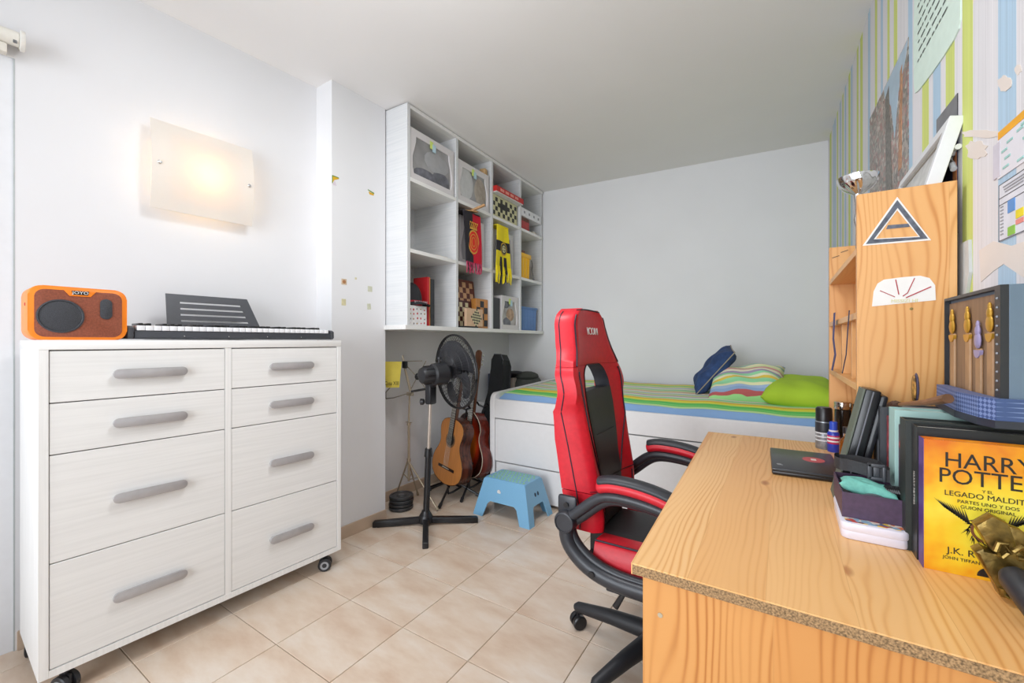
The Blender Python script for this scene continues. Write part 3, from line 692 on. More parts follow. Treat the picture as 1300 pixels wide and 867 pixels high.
def fringe(t, fn, m, u0, u1, v0, v1, n, name='fringe', seed=1, r=.004):
    rd = random.Random(seed); mb = MB()
    for k in range(n):
        u = u0+(u1-u0)*(k+.5)/n; p = Vector(fn(u, v0)); q = Vector(fn(u+rd.uniform(-.05, .05), v1*(1+rd.uniform(-.02, .03)))); md = (p+q)/2+Vector((rd.uniform(-.004, .008), rd.uniform(-.006, .006), 0))
        mb.tube([p, md, q], [r, r*.9, r*.6], n=5)
    return build(name, mb, m, t)
fringe(t, fn, PNK, .02, .98, .83, 1, 17); fringe(t, fn, SBLK, .04, .95, .83, .97, 9, 'dark_fringe', 5)
t, fn, Ht = scarf('yellow football scarf with black band and round crest hanging from the middle shelf', .985, .17, .245, S2+.375, S2-.095, None, None, -.01)
cloth(t, fn, 0, 1, 0, .27, SYEL, 'yellow_top'); cloth(t, fn, 0, 1, .27, .45, SBLK, 'black_band'); cloth(t, fn, 0, 1, .45, .80, SYEL, 'yellow_lower')
build('fold_over', MB().box((-.30, .004, .0), (.024, .166, .006)), SYEL, t, smooth=False)
c0 = on(.55, .40, .003); g = MB(); g.prism([(c0.y+.05*cos(2*pi*k/24), c0.z+.055*sin(2*pi*k/24)) for k in range(24)], c0.x-.002, c0.x+.003, axis=0)
cr_ = build('crest', g, mat('crest_gold', '#c9a22e', .7), t, smooth=False)
g = MB(); g.prism([(c0.y+.04*cos(2*pi*k/24), c0.z+.045*sin(2*pi*k/24)) for k in range(24)], c0.x, c0.x+.0042, axis=0); build('crest_disc', g, mat('crest_grey', '#4e4a40', .7, var=.4, scale=60), cr_, smooth=False)
g = MB(); ring(g, c0.y, c0.z, .026, .03, .006, c0.x+.003, c0.x+.0055); g.box((c0.x+.003, c0.y-.004, c0.z-.03), (c0.x+.0055, c0.y+.004, c0.z+.03)); g.box((c0.x+.003, c0.y-.026, c0.z-.004), (c0.x+.0055, c0.y+.026, c0.z+.004)); build('crest_lines', g, mat('crest_cream', '#d8cf9c', .7), cr_, smooth=False)
for k, (u0, u1, mm_) in enumerate(((0, .30, SYEL), (.30, .42, SBLK), (.42, .58, SYEL), (.58, .72, SBLK), (.72, 1, SYEL))): fringe(t, fn, mm_, u0, u1, .72 if mm_ is SYEL else .55, 1.0, 6 if u1-u0 > .2 else 4, 'fringe' if mm_ is SYEL else 'dark_fringe', k, r=.006)

# row 2 column 4: yellow container
t = bthing('yellow_container', 'tall yellow plastic container in the middle right compartment', 'container', 1.43, S2, -.02)
YP = mat('yellow_plastic', '#f5bd0a', .35, var=.02)
build('body', MB().prism([(0, 0), (.17, 0), (.185, .20), (-.005, .20)], -.16, 0, axis=0, bev=.008), YP, t)
build('rim', MB().box((-.165, -.01, .195), (.006, .20, .235), bev=.006), YP, t)
for k in range(3): build('rib', MB().box((0, .03+.055*k, .01), (.005, .045+.055*k, .195), bev=.002), YP, t)
t2 = bthing('black_camera', 'small black and brown gadget lying on top of the yellow container', 'gadget', 1.44, S2+.237, -.05)
build('body', MB().box((-.07, 0, 0), (0, .13, .035), bev=.008), BLACK, t2); build('brown_patch', MB().box((0, .07, .004), (.002, .12, .03)), mat('brown_plastic', '#8a5330', .5), t2, smooth=False)
t3 = bthing('headphones_cable', 'thin dark cable hanging beside the yellow container', 'cable', 1.64, S2, -.02)
build('cord', MB().tube([(0, 0, .19), (.0, .02, .14), (0, .005, .10), (.0, .03, .06), (0, .04, .02), (0, .02, .006)], .003, n=6), BLACK, t3)
build('plug', MB().sphere((0, .035, .012), .012, sy=1.3, n=10), mat('grey_plug', '#77777c', .4), t3)

# row 3: printed box, cap, binders
Z3 = BZ0+T
t = bthing('patterned_box', 'white box printed with small red figures in the bottom left compartment', 'box', .028, Z3, -.02)
build('case', MB().box((-.28, 0, 0), (0, .168, .128), bev=.002), mat('white_card2', '#ebe9ea', .5), t, smooth=False)
pr = random.Random(3)
for k in range(20):
    u = .012+.032*(k % 5)+pr.uniform(0, .008); v = .014+.03*(k//5)+pr.uniform(-.003, .004)
    build('printed_spot', MB().prism(circ(u, v, pr.uniform(.004, .0075), 7, ry=pr.uniform(.004, .008)), 0, .0006, axis=0), [mat('spot_red', '#c23340', .6), mat('spot_dark', '#4b4348', .6), mat('spot_tan', '#b79a72', .6), mat('spot_red')][k % 4], t, smooth=False)
t = bthing('baseball_cap', 'black baseball cap with red band lying on the patterned box', 'cap', .135, Z3+.130, -.125)
capm = MB(); 
def dome(u, v):
    a_ = 2*pi*u; e = v*pi/2*.99; r_ = .092*cos(e)**.75; return (r_*cos(a_)*1.0, r_*sin(a_)*.9, .035+.125*sin(e))
capm.slab(dome, 24, 8, lambda u, v: (0, 0, -.002)); build('crown', capm, mat('cap_black', '#2a2b30', .8, var=.06), t)
build('band', MB().lathe([(.093, 0), (.0945, .035), (.090, .036)], 28, M=Matrix.Diagonal((1, .9, 1, 1))), mat('cap_red', '#b8283a', .8), t)
def brim(u, v):
    a_ = -pi*.42+pi*.84*u; r_ = .09+.05*v*cos(a_)**.5; return (r_*cos(a_), r_*sin(a_)*.9+.02*v, .012+.02*(1-abs(2*u-1)**2)-.02*v)
build('brim', MB().slab(brim, 14, 5, lambda u, v: (0, 0, -.004)), mat('cap_black'), t)
text('lettering', 'WARRIORS', .030, frame(t.matrix_basis @ Vector((.098, .015, .020)), t.matrix_basis.to_3x3() @ Vector((0, 1, 0)), (0, 0, 1)), mat('lettering_silver', '#c9cdd2', .5), t, sx=.8)
False and text('lettering', '9FORTY', .013, frame(t.matrix_basis @ Vector((.080, .058, .066)), t.matrix_basis.to_3x3() @ Vector((-.45, .9, 0)), (-.3, 0, 1)), mat('lettering_silver'), t)
t = bthing('ring_binder', 'red binder standing behind the cap', 'binder', .235, Z3, -.05)
build('cover', MB().box((-.13, 0, 0), (0, .027, .335), bev=.002), mat('binder_red', '#c2252c', .45), t, smooth=False); build('page_edge', MB().box((0, .019, .002), (.001, .026, .333)), mat('binder_gold', '#c98a4a', .5), t, smooth=False)
t = bthing('ring_binder', 'black binder standing right of the red binder', 'binder', .266, Z3+.0, -.05)
build('cover', MB().box((-.13, 0, 0), (0, .040, .325), bev=.002), mat('binder_black', '#2f3136', .45), t, smooth=False)
# chess things
CHB = mat('board_brown', '#6d2f1c', .4, var=.1); CHL = mat('board_light', '#d9a87c', .4)
def chessboard(label, y, z, x, n, m_, sqs, dark, light, w_, h_, lean=0, th=.02):
    t = bthing('chess_board', label, 'chess board', y, z, x, 'chess boards in the bottom row')
    M = Matrix.Rotation(-lean, 4, 'Y')
    build('board', MB().box((-th, 0, 0), (0, w_, h_), bev=.002, M=M), dark, t, smooth=False)
    k0_ = None; ss = sqs
    my = (w_-n*ss)/2; mz = (h_-m_*ss)/2
    for i in range(n):
        for j in range(m_):
            if (i+j) % 2: continue
            if k0_ is None: k0_ = o = build('square', MB().box((0, 0, 0), (.001, ss, ss)), light, t, smooth=False)
            else: o = k0_.copy(); col.objects.link(o)
            o.location = M @ Vector((0, my+i*ss, mz+j*ss)); o.rotation_euler = (0, -lean, 0)
    return t
chessboard('large brown wooden chess board standing at the back of the bottom row', .512, Z3, -.12, 8, 8, .044, CHB, CHL, .395, .395, .12)
chessboard('small brown chess box with gold squares in front of the large board', .520, Z3, -.06, 6, 5, .036, mat('box_maroon', '#4b1c1a', .4), mat('board_cream', '#d9cfa8', .5), .235, .21, .05)
t = chessboard('orange and black wooden chess box at the right of the bottom row boards', .762, Z3, -.03, 3, 4, .05, mat('orange_wood', '#c78743', .4, var=.1), mat('board_black', '#1d1a1b', .4), .16, .235, 0, th=.05)
t = bthing('black_game_box', 'black box standing right of the orange chess box', 'box', .925-.0, Z3, -.03) if False else bthing('black_game_box', 'tall black box standing between the divider and the zipped box', 'box', .962, Z3, -.02)
build('case', MB().box((-.22, 0, 0), (0, .125, .262), bev=.002), mat('binder_black'), t, smooth=False)
t = bthing('chess_set_box', 'small white game box with tilted checkerboard print at the bottom of the row', 'game box', .60, Z3+.012, .0)
build('case', MB().box((-.022, 0, 0), (0, .21, .135), bev=.002), mat('box_peach', '#d9b595', .5), t, smooth=False)
k0_ = None
for i in range(7):
    for j in range(7):
        c = ((i-3)*.0145, (j-3)*.0145)
        if k0_ is None: k0_ = o = build('printed_square', MB().box((0, -.007, -.007), (.0012, .007, .007)), BKC, t, smooth=False)
        else: o = k0_.copy(); col.objects.link(o)
        a_ = .7
        o.location = (0, .125+c[0]*cos(a_)-c[1]*sin(a_), .066+c[0]*sin(a_)+c[1]*cos(a_)); o.rotation_euler = (a_, 0, 0)
        if (i+j) % 2: o.data = o.data; o.material_slots[0].link = 'OBJECT'; o.material_slots[0].material = mat('board_cream')
t = bthing('black_flat_case', 'flat black case with grey lettering lying under the chess things', 'case', .518, Z3, .0)
build('case', MB().box((-.16, 0, 0), (-.001, .235, .011), bev=.003), BLACK2, t)
# blue basket
t = bthing('blue_basket', 'blue ribbed plastic basket in the bottom right compartment', 'basket', 1.425, Z3, -.03)
BLU = mat('basket_blue', '#5f86bd', .5, var=.03)
mb = MB(); mb.prism([(.012, 0), (.325, 0), (.345, .215), (0, .215)], -.26, 0, axis=0, bev=.01); build('body', mb, BLU, t)
build('rim', MB().box((-.265, -.003, .205), (.006, .352, .222), bev=.004), BLU, t)
rb = None
for k in range(14):
    if rb is None: rb = o = build('rib', MB().box((0, 0, .012), (.004, .009, .20), bev=.001), mat('rib_blue', '#7396c8', .5), t)
    else: o = rb.copy(); col.objects.link(o)
    o.location = (0, .022+.0215*k, 0)
# brass hook left of the cap area: none visible

# ================================================================= bed along the back wall
BEDW = mat('bed_white', '#e4e3e3', .4, var=.01)
bed = thing('trundle_bed', 'white wooden bed with drawer fronts along the back wall under a striped coverlet', 'bed', (-1.857, 2.598, 0))
BXR = 2.135; BYD = 1.06
mb = MB()
# head end panel with a rounded front top corner (plane across x)
pts = [(0, .0), (0, .70)]+[(.05-.05*cos(a_), .70+.065*sin(a_)) for a_ in [k*pi/12 for k in range(1, 7)]]+[(BYD, .80), (BYD, 0)]
mb.prism(pts, 0, .043, axis=0, bev=.004); build('end_panel', mb, BEDW, bed)
build('end_panel', MB().box((BXR-.03, 0, 0), (BXR, BYD, .72), bev=.003), BEDW, bed, smooth=False)
build('top_rail', MB().box((.043, 0, .5815), (BXR-.03, .028, .722), bev=.003), BEDW, bed, smooth=False)
build('drawer_front', MB().box((.048, -.002, .262), (BXR-.034, .02, .574), bev=.003), BEDW, bed, smooth=False)
build('drawer_front', MB().box((.060, -.002, .022), (BXR-.034, .02, .254), bev=.003), BEDW, bed, smooth=False)
build('frame', MB().box((.043, .024, .02), (BXR-.03, BYD, .60)), mat('bed_inner', '#a9a9a9', .7), bed, smooth=False)
# mattress and coverlet (one soft slab each)
build('mattress', MB().box((.05, .03, .60), (BXR-.035, BYD-.01, .725), bev=.03), mat('mattress_white', '#dedede', .8), bed)
m, N, L, b = nodes_mat('striped_coverlet', .85)
tc = N.new('ShaderNodeTexCoord'); sp = N.new('ShaderNodeSeparateXYZ'); L.new(tc.outputs['Object'], sp.inputs[0])
wn = N.new('ShaderNodeTexNoise'); wn.inputs['Scale'].default_value = 2.5; L.new(tc.outputs['Object'], wn.inputs[0])
f = math_node(N, L, 'DIVIDE', math_node(N, L, 'ADD', sp.outputs[1], math_node(N, L, 'MULTIPLY_ADD', wn.outputs['Fac'], .03, -.015)), 1.10)
st = [(0, '#7fa2cb'), (.065, '#bfe09a'), (.09, '#62cf63'), (.125, '#8fdd86'), (.14, '#5fcb60'), (.205, '#e6e25a'), (.235, '#f0df3c'), (.275, '#e9b53a'), (.30, '#d9dba0'), (.33, '#8fd6a6'), (.37, '#e3ded2'), (.41, '#b9a9b8'), (.44, '#cfdc96'), (.49, '#a9bfd3'), (.52, '#e6e3c4'), (.57, '#d9a59b'), (.60, '#cfe09f'), (.65, '#9fd3b0'), (.70, '#e9e4c0'), (.75, '#b7c7d6'), (.80, '#d5dc8b'), (.86, '#7fce82'), (.90, '#e7de6a'), (.95, '#e0a48f'), (.97, '#9fcf92')]
L.new(ramp(N, L, f, st, 'CONSTANT'), b.inputs['Base Color'])
n2 = N.new('ShaderNodeTexNoise'); n2.inputs['Scale'].default_value = 180; bp = N.new('ShaderNodeBump'); bp.inputs['Strength'].default_value = .25; bp.inputs['Distance'].default_value = .003; L.new(n2.outputs['Fac'], bp.inputs['Height']); L.new(bp.outputs[0], b.inputs['Normal'])
COV = m
def cov(u, v):
    x = -.0+2.05*u; y = 1.055*v
    e = min(1, v/.06); z = .70+.062*sqrt(max(0, 1-(1-e)**2)) + .035*v
    eu = min(1, u/.02, (1-u)/.02+.2); z -= .03*(1-sqrt(max(0, 1-(1-eu)**2)))
    z += .003*sin(9*x+3*y)+.002*sin(23*x)
    return (x, y, z)
o = build('coverlet', MB().slab(lambda u, v: tuple(Vector(cov(u, v))+Vector((.048, .030, 0))), 50, 30, lambda u, v: (0, 0, -.014)), COV, None)
o.location = (-1.857, 2.598, 0); tag(o, 'coverlet with green yellow and blue stripes spread over the bed', 'coverlet')

def pillow(name, label, cat, c, ax, ay, hw, hh, T_, m, group=None, pinch=.10, seed=1, piping=None, wr=.006):
    """puffed cushion: centre c, plane axes ax, ay, half sizes, half thickness"""
    ax = Vector(ax).normalized(); ay = Vector(ay); ay = (ay-ax*ay.dot(ax)).normalized(); az = ax.cross(ay)
    M = Matrix((ax, ay, az)).transposed().to_4x4(); M.translation = Vector(c)
    t = thing(name, label, cat, c, 0); t.rotation_euler = M.to_euler()
    n = 22; rd = random.Random(seed); p1, p2, p3 = rd.random()*6, rd.random()*6, rd.random()*6
    mb = MB()
    def P(i, j, s):
        u = 2*i/n-1; v = 2*j/n-1
        k = (max(0, 1-u**4)**.55)*(max(0, 1-v**4)**.55)
        x = u*hw*(1-pinch*(1-v*v)*abs(u)**2); y = v*hh*(1-pinch*(1-u*u)*abs(v)**2)
        z = s*T_*k + k*wr*sin(7*u+p1+3*v)+k*wr*.6*sin(11*v+p2+5*u)
        return (x, y, z)
    for s in (1, -1):
        g = [[mb.bm.verts.new(P(i, j, s)) for j in range(n+1)] for i in range(n+1)]
        for i in range(n):
            for j in range(n): mb.bm.faces.new((g[i][j], g[i+1][j], g[i+1][j+1], g[i][j+1]))
    bmesh.ops.remove_doubles(mb.bm, verts=mb.bm.verts, dist=1e-4)
    build('cover', mb, m, t, ang=80)
    if piping:
        e = [P(i, 0, 0) for i in range(n)]+[P(n, j, 0) for j in range(n)]+[P(n-i, n, 0) for i in range(n)]+[P(0, n-j, 0) for j in range(n+1)]
        build('piping', MB().tube(e, .004, n=6, caps=False), piping, t)
    return t
DEN = mat('denim', '#2c4676', .85, var=.2, scale=25, bump=.2)
pillow('cushion', 'dark blue denim cushion leaning upright on the bed left of the striped pillow', 'cushion', (-.41, 3.38, .952), (.25, .0, .31), (-.25, .95, .0), .195, .18, .062, DEN, pinch=.03, piping=mat('piping_beige', '#9c9384', .7), seed=2, wr=.009)
def stripes_mat(name, cols, axis, size, wob=.02, base=0):
    m, N, L, b = nodes_mat(name, .85)
    tc = N.new('ShaderNodeTexCoord'); sp = N.new('ShaderNodeSeparateXYZ'); L.new(tc.outputs['Object'], sp.inputs[0])
    wn = N.new('ShaderNodeTexNoise'); wn.inputs['Scale'].default_value = 6; L.new(tc.outputs['Object'], wn.inputs[0])
    f = math_node(N, L, 'ADD', math_node(N, L, 'DIVIDE', sp.outputs[axis], size), math_node(N, L, 'MULTIPLY_ADD', wn.outputs['Fac'], wob/size*2, .5-wob/size))
    L.new(ramp(N, L, f, [(i/len(cols), c) for i, c in enumerate(cols)], 'CONSTANT'), b.inputs['Base Color']); return m
PST = stripes_mat('striped_pillowcase', ['#e0d75b', '#9ed98f', '#b65a5c', '#8aa6cc', '#9fb6d6', '#e3e2b4', '#93d8a2', '#9bdcab', '#e3c552', '#e9e8c6', '#97d8a4', '#a79ab8', '#e8dfc6', '#cf9a92', '#d6e3ab', '#ece6bf', '#9fc0b2', '#e7ddb8', '#b4c2cc', '#e9e8c6'], 1, .42)
pillow('pillow', 'striped pillow in green blue and red between the denim cushion and lime pillow', 'pillow', (-.195, 3.20, .865), (.95, -.05, .10), (-.05, .80, .45), .225, .19, .085, PST, seed=5, pinch=.06, wr=.008)
GRN = mat('lime_cotton', '#a8c832', .85, var=.04, scale=8, bump=.05)
pillow('pillow', 'plain lime green pillow on the bed beside the right wall', 'pillow', (.10, 3.22, .84), (1, -.05, -.03), (0, 1, .10), .19, .27, .085, GRN, seed=8, pinch=.05, wr=.004)

# ---- low white cupboard in the gap behind the bed head, with books and a bag on it
lc = thing('low_cupboard', 'low white cupboard in the corner behind the head of the bed', 'cupboard', (-2.38, 3.10, 0))
build('body', MB().box((0, 0, 0), (.48, .56, .60), bev=.003), BEDW, lc, smooth=False); build('door', MB().box((.01, -.012, .03), (.47, 0, .59), bev=.002), BEDW, lc, smooth=False)
GBK = 'binders on the low cupboard'
xs = -2.37
for k, (wd, hh_, cc, lb_) in enumerate([(.062, .245, '#4a5263', 'slate grey binder, leftmost on the low cupboard behind the bed'), (.05, .24, '#555a66', 'grey binder, second from the left on the low cupboard'), (.03, .22, '#5f8cc4', 'thin blue book among the dark binders on the low cupboard'), (.024, .235, '#c9c4c0', 'thin pale book right of the blue book on the low cupboard'), (.06, .25, '#2f3036', 'black binder right of the pale book on the low cupboard'), (.03, .20, '#7c4a44', 'dark red book at the right end of the binders on the low cupboard'), (.04, .215, '#b9aca0', 'beige book next to the grey green bag on the low cupboard')]):
    t = thing('binder', lb_, 'book', (xs+.002, 3.28, .602), 0, GBK)
    build('cover', MB().box((0, 0, 0), (wd-.003, .24, hh_), bev=.003), mat('binder_%d' % k, cc, .5), t, smooth=False); build('pages', MB().box((.004, -.0005, .004), (wd-.008, .236, hh_+.0008)), mat('page_white', '#d9d5cc', .8), t, smooth=False) if k == 3 else None
    xs += wd
t = thing('duffel_bag', 'rounded dark grey green bag lying behind the head of the bed', 'bag', (-2.045, 3.42, .602))
BAG = mat('bag_cloth', '#4a4e49', .8, var=.15, scale=15, bump=.2)
mb = MB(); mb.sphere((.02, .02, .13), 1, sx=.145, sy=.15, sz=.13, n=20); build('body', mb, BAG, t)
build('flap', MB().sphere((.03, .0, .225), 1, sx=.11, sy=.12, sz=.048, n=16), mat('bag_dark', '#3a3d38', .8), t)
t = thing('cloth_heap', 'flat black cloth heap on top of the binders behind the bed', 'cloth', (-2.12, 3.36, .86))
build('cloth', MB().sphere((0, 0, .0), 1, sx=.10, sy=.10, sz=.018, n=14), mat('black_cloth', '#2c2c31', .9), t)

# ================================================================= step stool
STB = mat('stool_blue', '#7ab0d4', .4, var=.02, scale=200, bump=.04)
stl = thing('step_stool', 'light blue plastic step stool with green dots on the floor in front of the bed', 'stool', (-1.515, 2.385, 0), radians(-1))
tw, td, bw_, bd_, sh = .160, .105, .222, .150, .245
TR = [(tw, -td), (tw, td), (-tw, td), (-tw, -td)]
mb = MB()
def side(mb, ax, s):
    """one flared side with an arch cut out of it"""
    top = tw if ax == 'x' else td; bot = bw_ if ax == 'x' else bd_
    ft = td if ax == 'x' else tw; fb = bd_ if ax == 'x' else bw_
    lw_ = .075 if ax == 'x' else .06; hz = .105
    def P(u, z, inn=0):
        k = z/sh; f_ = fb+(ft-fb)*k; d_ = (s*(f_-inn))
        w_ = bot+(top-bot)*k
        return (u*w_, d_, z) if ax == 'x' else (d_, u*w_, z)
    q = [(-1, 0), (-1+lw_/bot, 0), (-(bot-lw_)/bot*.86, hz*.85), (-(bot-lw_)/bot*.72, hz), ((bot-lw_)/bot*.72, hz), ((bot-lw_)/bot*.86, hz*.85), (1-lw_/bot, 0), (1, 0), (1, sh-.012), (.97, sh-.004), (-.97, sh-.004), (-1, sh-.012)]
    n = len(q); v = [P(u, z) for u, z in q]+[P(u*.985, z, .005) for u, z in q]
    mb._add(v, [tuple(range(n)), tuple(range(n, 2*n))[::-1]]+[(i, (i+1) % n, n+(i+1) % n, n+i) for i in range(n)])
for ax, s in (('x', -1), ('x', 1), ('y', -1), ('y', 1)): 
    mb = MB(); side(mb, ax, s); build('side_wall', mb, STB, stl, smooth=False)
build('step_top', MB().prism(rrect(-tw, -td, tw, td, .02), sh-.012, sh+.003, bev=.004), STB, stl)
GD = mat('anti_slip_green', '#93cf7c', .6); dt = None
for i in range(11):
    for j in range(6):
        dx = -tw+.03+.0265*i+(.009 if j % 2 else 0); dy = -td+.025+.032*j
        if abs(dx) > tw-.018: continue
        if dt is None: dt = o = build('anti_slip_dot', MB().prism(circ(0, 0, .0085, 10, ry=.006), sh+.003, sh+.0045), GD, stl, smooth=False)
        else: o = dt.copy(); col.objects.link(o)
        o.location = (dx, dy, 0)
M = Matrix.Translation((-.03, -td-.0125, .172)) @ Matrix.Rotation(radians(12), 4, 'X')
build('sticker', MB().prism(circ(0, 0, .013, 12, ry=.017), -.004, .0, axis=1, M=M), mat('sticker_white', '#e4e4e4', .5), stl, smooth=False)
for yy in (-.012, .022): build('grip_hole', MB().prism(circ(yy, 0, .009, 12, ry=.013), 0, .004, axis=0, M=Matrix.Translation((tw+.018, 0, .165)) @ Matrix.Rotation(radians(-15), 4, 'Y')), mat('hole_dark', '#1d3850', .6), stl, smooth=False)

# ================================================================= pedestal fan
FC = Vector((-1.888, 1.946, 0))
fan = thing('pedestal_fan', 'black pedestal fan with cross base standing between chest and stool', 'fan', FC)
ends = [Vector((-1.666, 1.714, 0)), Vector((-2.140, 1.742, 0)), Vector((-1.630, 2.150, 0)), Vector((-2.115, 2.18, 0))]
for e in ends:
    d_ = (e-FC); d_.z = 0; L_ = d_.length; a_ = math.atan2(d_.y, d_.x)
    M = Matrix.Rotation(a_, 4, 'Z')
    mb = MB(); mb.prism([(.02, .012), (.02, .050), (L_-.01, .038), (L_, .030), (L_, 0), (L_-.02, 0), (L_-.03, .006)], -.017, .017, axis=1, bev=.005, M=M); build('foot', mb, BLACK2, fan)
build('hub', MB().lathe([(.030, .010), (.044, .016), (.044, .052), (.036, .066), (.028, .078), (.024, .09)], 24), BLACK2, fan)
lean = Vector((.030*.843, .030*.538, 0))  # the pole leans slightly to the right
def pz(z): return Vector((0, 0, z))+lean*(z/.8)
build('lower_pole', MB().tube([pz(.08), pz(.44)], .0195, n=16).tube([pz(.43), pz(.48)], [.026, .022], n=16), BLACK2, fan)
build('upper_pole', MB().tube([pz(.46), pz(.80)], .011, n=12), mat('pole_beige', '#c9bdb2', .3, metal=.6), fan)
build('neck_box', MB().box((-.022, -.03, .76), (.026, .03, .92), bev=.01, M=Matrix.Translation(lean)), BLACK, fan)
build('height_knob', MB().lathe([(.012, 0), (.02, .008), (.02, .026), (.01, .03)], 14, M=Matrix.Translation(pz(.775)+Vector((-.03, -.02, 0))) @ Matrix.Rotation(-pi/2, 4, 'Y') @ Matrix.Rotation(.6, 4, 'X')), BLACK, fan)
AX = Vector((.30, .95, .06)).normalized()     # blowing direction
gc_ = Vector((0.16, .09, .93+.035))            # guard centre relative to the base
R0 = Matrix.Translation(gc_) @ AX.to_track_quat('Z', 'Y').to_matrix().to_4x4()
mt_ = MB(); mt_.lathe([(.0, -.235), (.045, -.232), (.052, -.215), (.052, -.16), (.066, -.15), (.070, -.075), (.05, -.05), (.02, -.045)], 24, M=R0)
build('motor_housing', mt_, BLACK, fan)
for k in range(8): build('housing_rib', MB().box((-.003, .050, -.215), (.003, .056, -.165), M=R0 @ Matrix.Rotation(k*pi/4, 4, 'Z')), BLACK2, fan)
build('oscillation_knob', MB().lathe([(.008, 0), (.008, .02), (.013, .022), (.013, .036)], 12, M=Matrix.Translation(R0 @ Vector((0, 0, -.11))+Vector((0, 0, .065)))), BLACK, fan)
build('tilt_bracket', MB().tube([pz(.88)+Vector((.0, 0, 0)), R0 @ Vector((0, 0, -.12))+Vector((0, 0, -.03))], .026, n=12), BLACK, fan)
GRR = .232
WIRE = mat('guard_wire', '#26262a', .4)
def guard(zoff, dome, nw, name):
    mb = MB()
    for k in range(nw):
        a_ = 2*pi*k/nw; ps = []
        for i in range(6):
            r_ = .055+(GRR-.055)*i/5; zz = zoff+dome*(1-(r_/GRR)**2.4)
            ps.append(R0 @ Vector((r_*cos(a_+.25*(r_/GRR)), r_*sin(a_+.25*(r_/GRR)), zz)))
        mb.tube(ps, .0011, n=4, caps=False)
    for r_ in (.10, .15, .195): 
        zz = zoff+dome*(1-(r_/GRR)**2.4); mb.tube([R0 @ Vector((r_*cos(t_), r_*sin(t_), zz)) for t_ in [k*2*pi/40 for k in range(41)]], .0013, n=4, caps=False)
    o = build(name, mb, WIRE, fan, kind='stuff'); return o
guard(-.0, -.055, 60, 'rear_guard'); guard(.01, .07, 60, 'front_guard')
rg = MB()
for z_ in (0, .01): rg.tube([R0 @ Vector((GRR*cos(t_), GRR*sin(t_), z_)) for t_ in [k*2*pi/48 for k in range(49)]], .0055, n=8, caps=False)
build('guard_rim', rg, BLACK2, fan, kind='stuff')
build('front_badge', MB().lathe([(0, .078), (.05, .076), (.055, .070)], 24, M=R0), BLACK2, fan)
build('blade_hub', MB().lathe([(.04, -.03), (.04, .02), (.02, .035), (0, .037)], 20, M=R0), BLACK2, fan)
BLD = mat('blade_smoke', '#3c3d41', .35)
for k in range(5):
    def bf(u, v, k=k):
        a_ = k*2*pi/5+.55*(u-.5)*2*(.6+.8*v)*(1 if v < .8 else .93); r_ = .035+.165*v - .03*(2*u-1)**2*v
        return R0 @ Vector((r_*cos(a_), r_*sin(a_), .028*(2*u-1)))
    build('blade', MB().slab(bf, 8, 8, lambda u, v: AX*.002), BLD, fan)

# ================================================================= folding music stand
MSC = atz(519, 641, 0)
CHAMP = mat('champagne_metal', '#b3a48e', .35, metal=.5)
mst = thing('music_stand', 'thin champagne coloured folding music stand against the left wall', 'music stand', MSC)
def rel(v): return Vector(v)-MSC
tt = 1.155/((641-433.5)/F)
def atd(x, y, t): d = ray(x, y); return Vector((0, 0, H))+d*t
j1 = rel(atd(518, 598, tt)); j0 = rel(atd(518, 584, tt))
for tgt in (atz(488, 631, 0)+Vector((.03, .02, 0)), atz(556, 649, 0), atz(533, 628, 0)+Vector((.0, -.02, 0))):
    e = rel(tgt); e.z = .008; e.x = max(e.x, -2.385-MSC.x); mid = j0.lerp(e, .55)
    build('leg', MB().tube([j0, e], .0055, n=8).tube([e+(j0-e)*.06, e], [.009, .010], n=8), CHAMP, mst); build('leg_brace', MB().tube([Vector((0, 0, j1.z-.06)), j0.lerp(e, .35)], .004, n=6), CHAMP, mst)
build('lower_tube', MB().tube([(0, 0, j1.z-.07), (0, 0, rel(atd(518, 538, tt)).z)], .0085, n=10), CHAMP, mst)
build('collar', MB().lathe([(.014, j0.z-.01), (.014, j0.z+.012)], 12).lathe([(.013, rel(atd(518, 538, tt)).z-.01), (.013, rel(atd(518, 538, tt)).z+.01)], 12).tube([(-.03, 0, rel(atd(518, 536, tt)).z), (.03, .0, rel(atd(518, 536, tt)).z)], .003, n=6), CHAMP, mst)
build('upper_tube', MB().tube([(0, 0, rel(atd(518, 538, tt)).z), rel(atd(520, 500, tt))], .006, n=10), CHAMP, mst)
build('desk_joint', MB().box(rel(atd(520, 500, tt))-Vector((.02, .012, .012)), rel(atd(520, 500, tt))+Vector((.03, .012, .012)), bev=.003), CHAMP, mst)
td_ = tt*.985
build('desk_spine', MB().tube([rel(atd(521, 496, td_)), rel(atd(513, 463, td_)), rel(atd(511, 451, td_))], [.009, .008, .006], n=8), CHAMP, mst)
BW = mat('stand_wire', '#8c8375', .4, metal=.4)
for k, pp_ in enumerate(([(490, 506), (500, 505), (516, 500), (530, 496)], [(490, 506), (490, 498), (496, 491)], [(513, 459), (536, 458)], [(515, 463), (530, 479), (545, 500)], [(541, 458), (531, 476), (520, 497)])):
    build('wire_arm', MB().tube([rel(atd(x, y, td_)) for x, y in pp_], .0035, n=6), BW, mst)
build('black_sleeve', MB().tube([rel(atd(522, 497, td_)), rel(atd(545, 493, td_))], .008, n=8), BLACK2, mst)
build('clamp', MB().box(rel(atd(514, 463, td_*.99))-Vector((.018, .012, .025)), rel(atd(514, 463, td_*.99))+Vector((.018, .012, .025)), bev=.006), BLACK2, mst)
build('clamp', MB().sphere(rel(atd(530, 478, td_*.99)), .02, sz=1.2, n=10), BLACK2, mst)
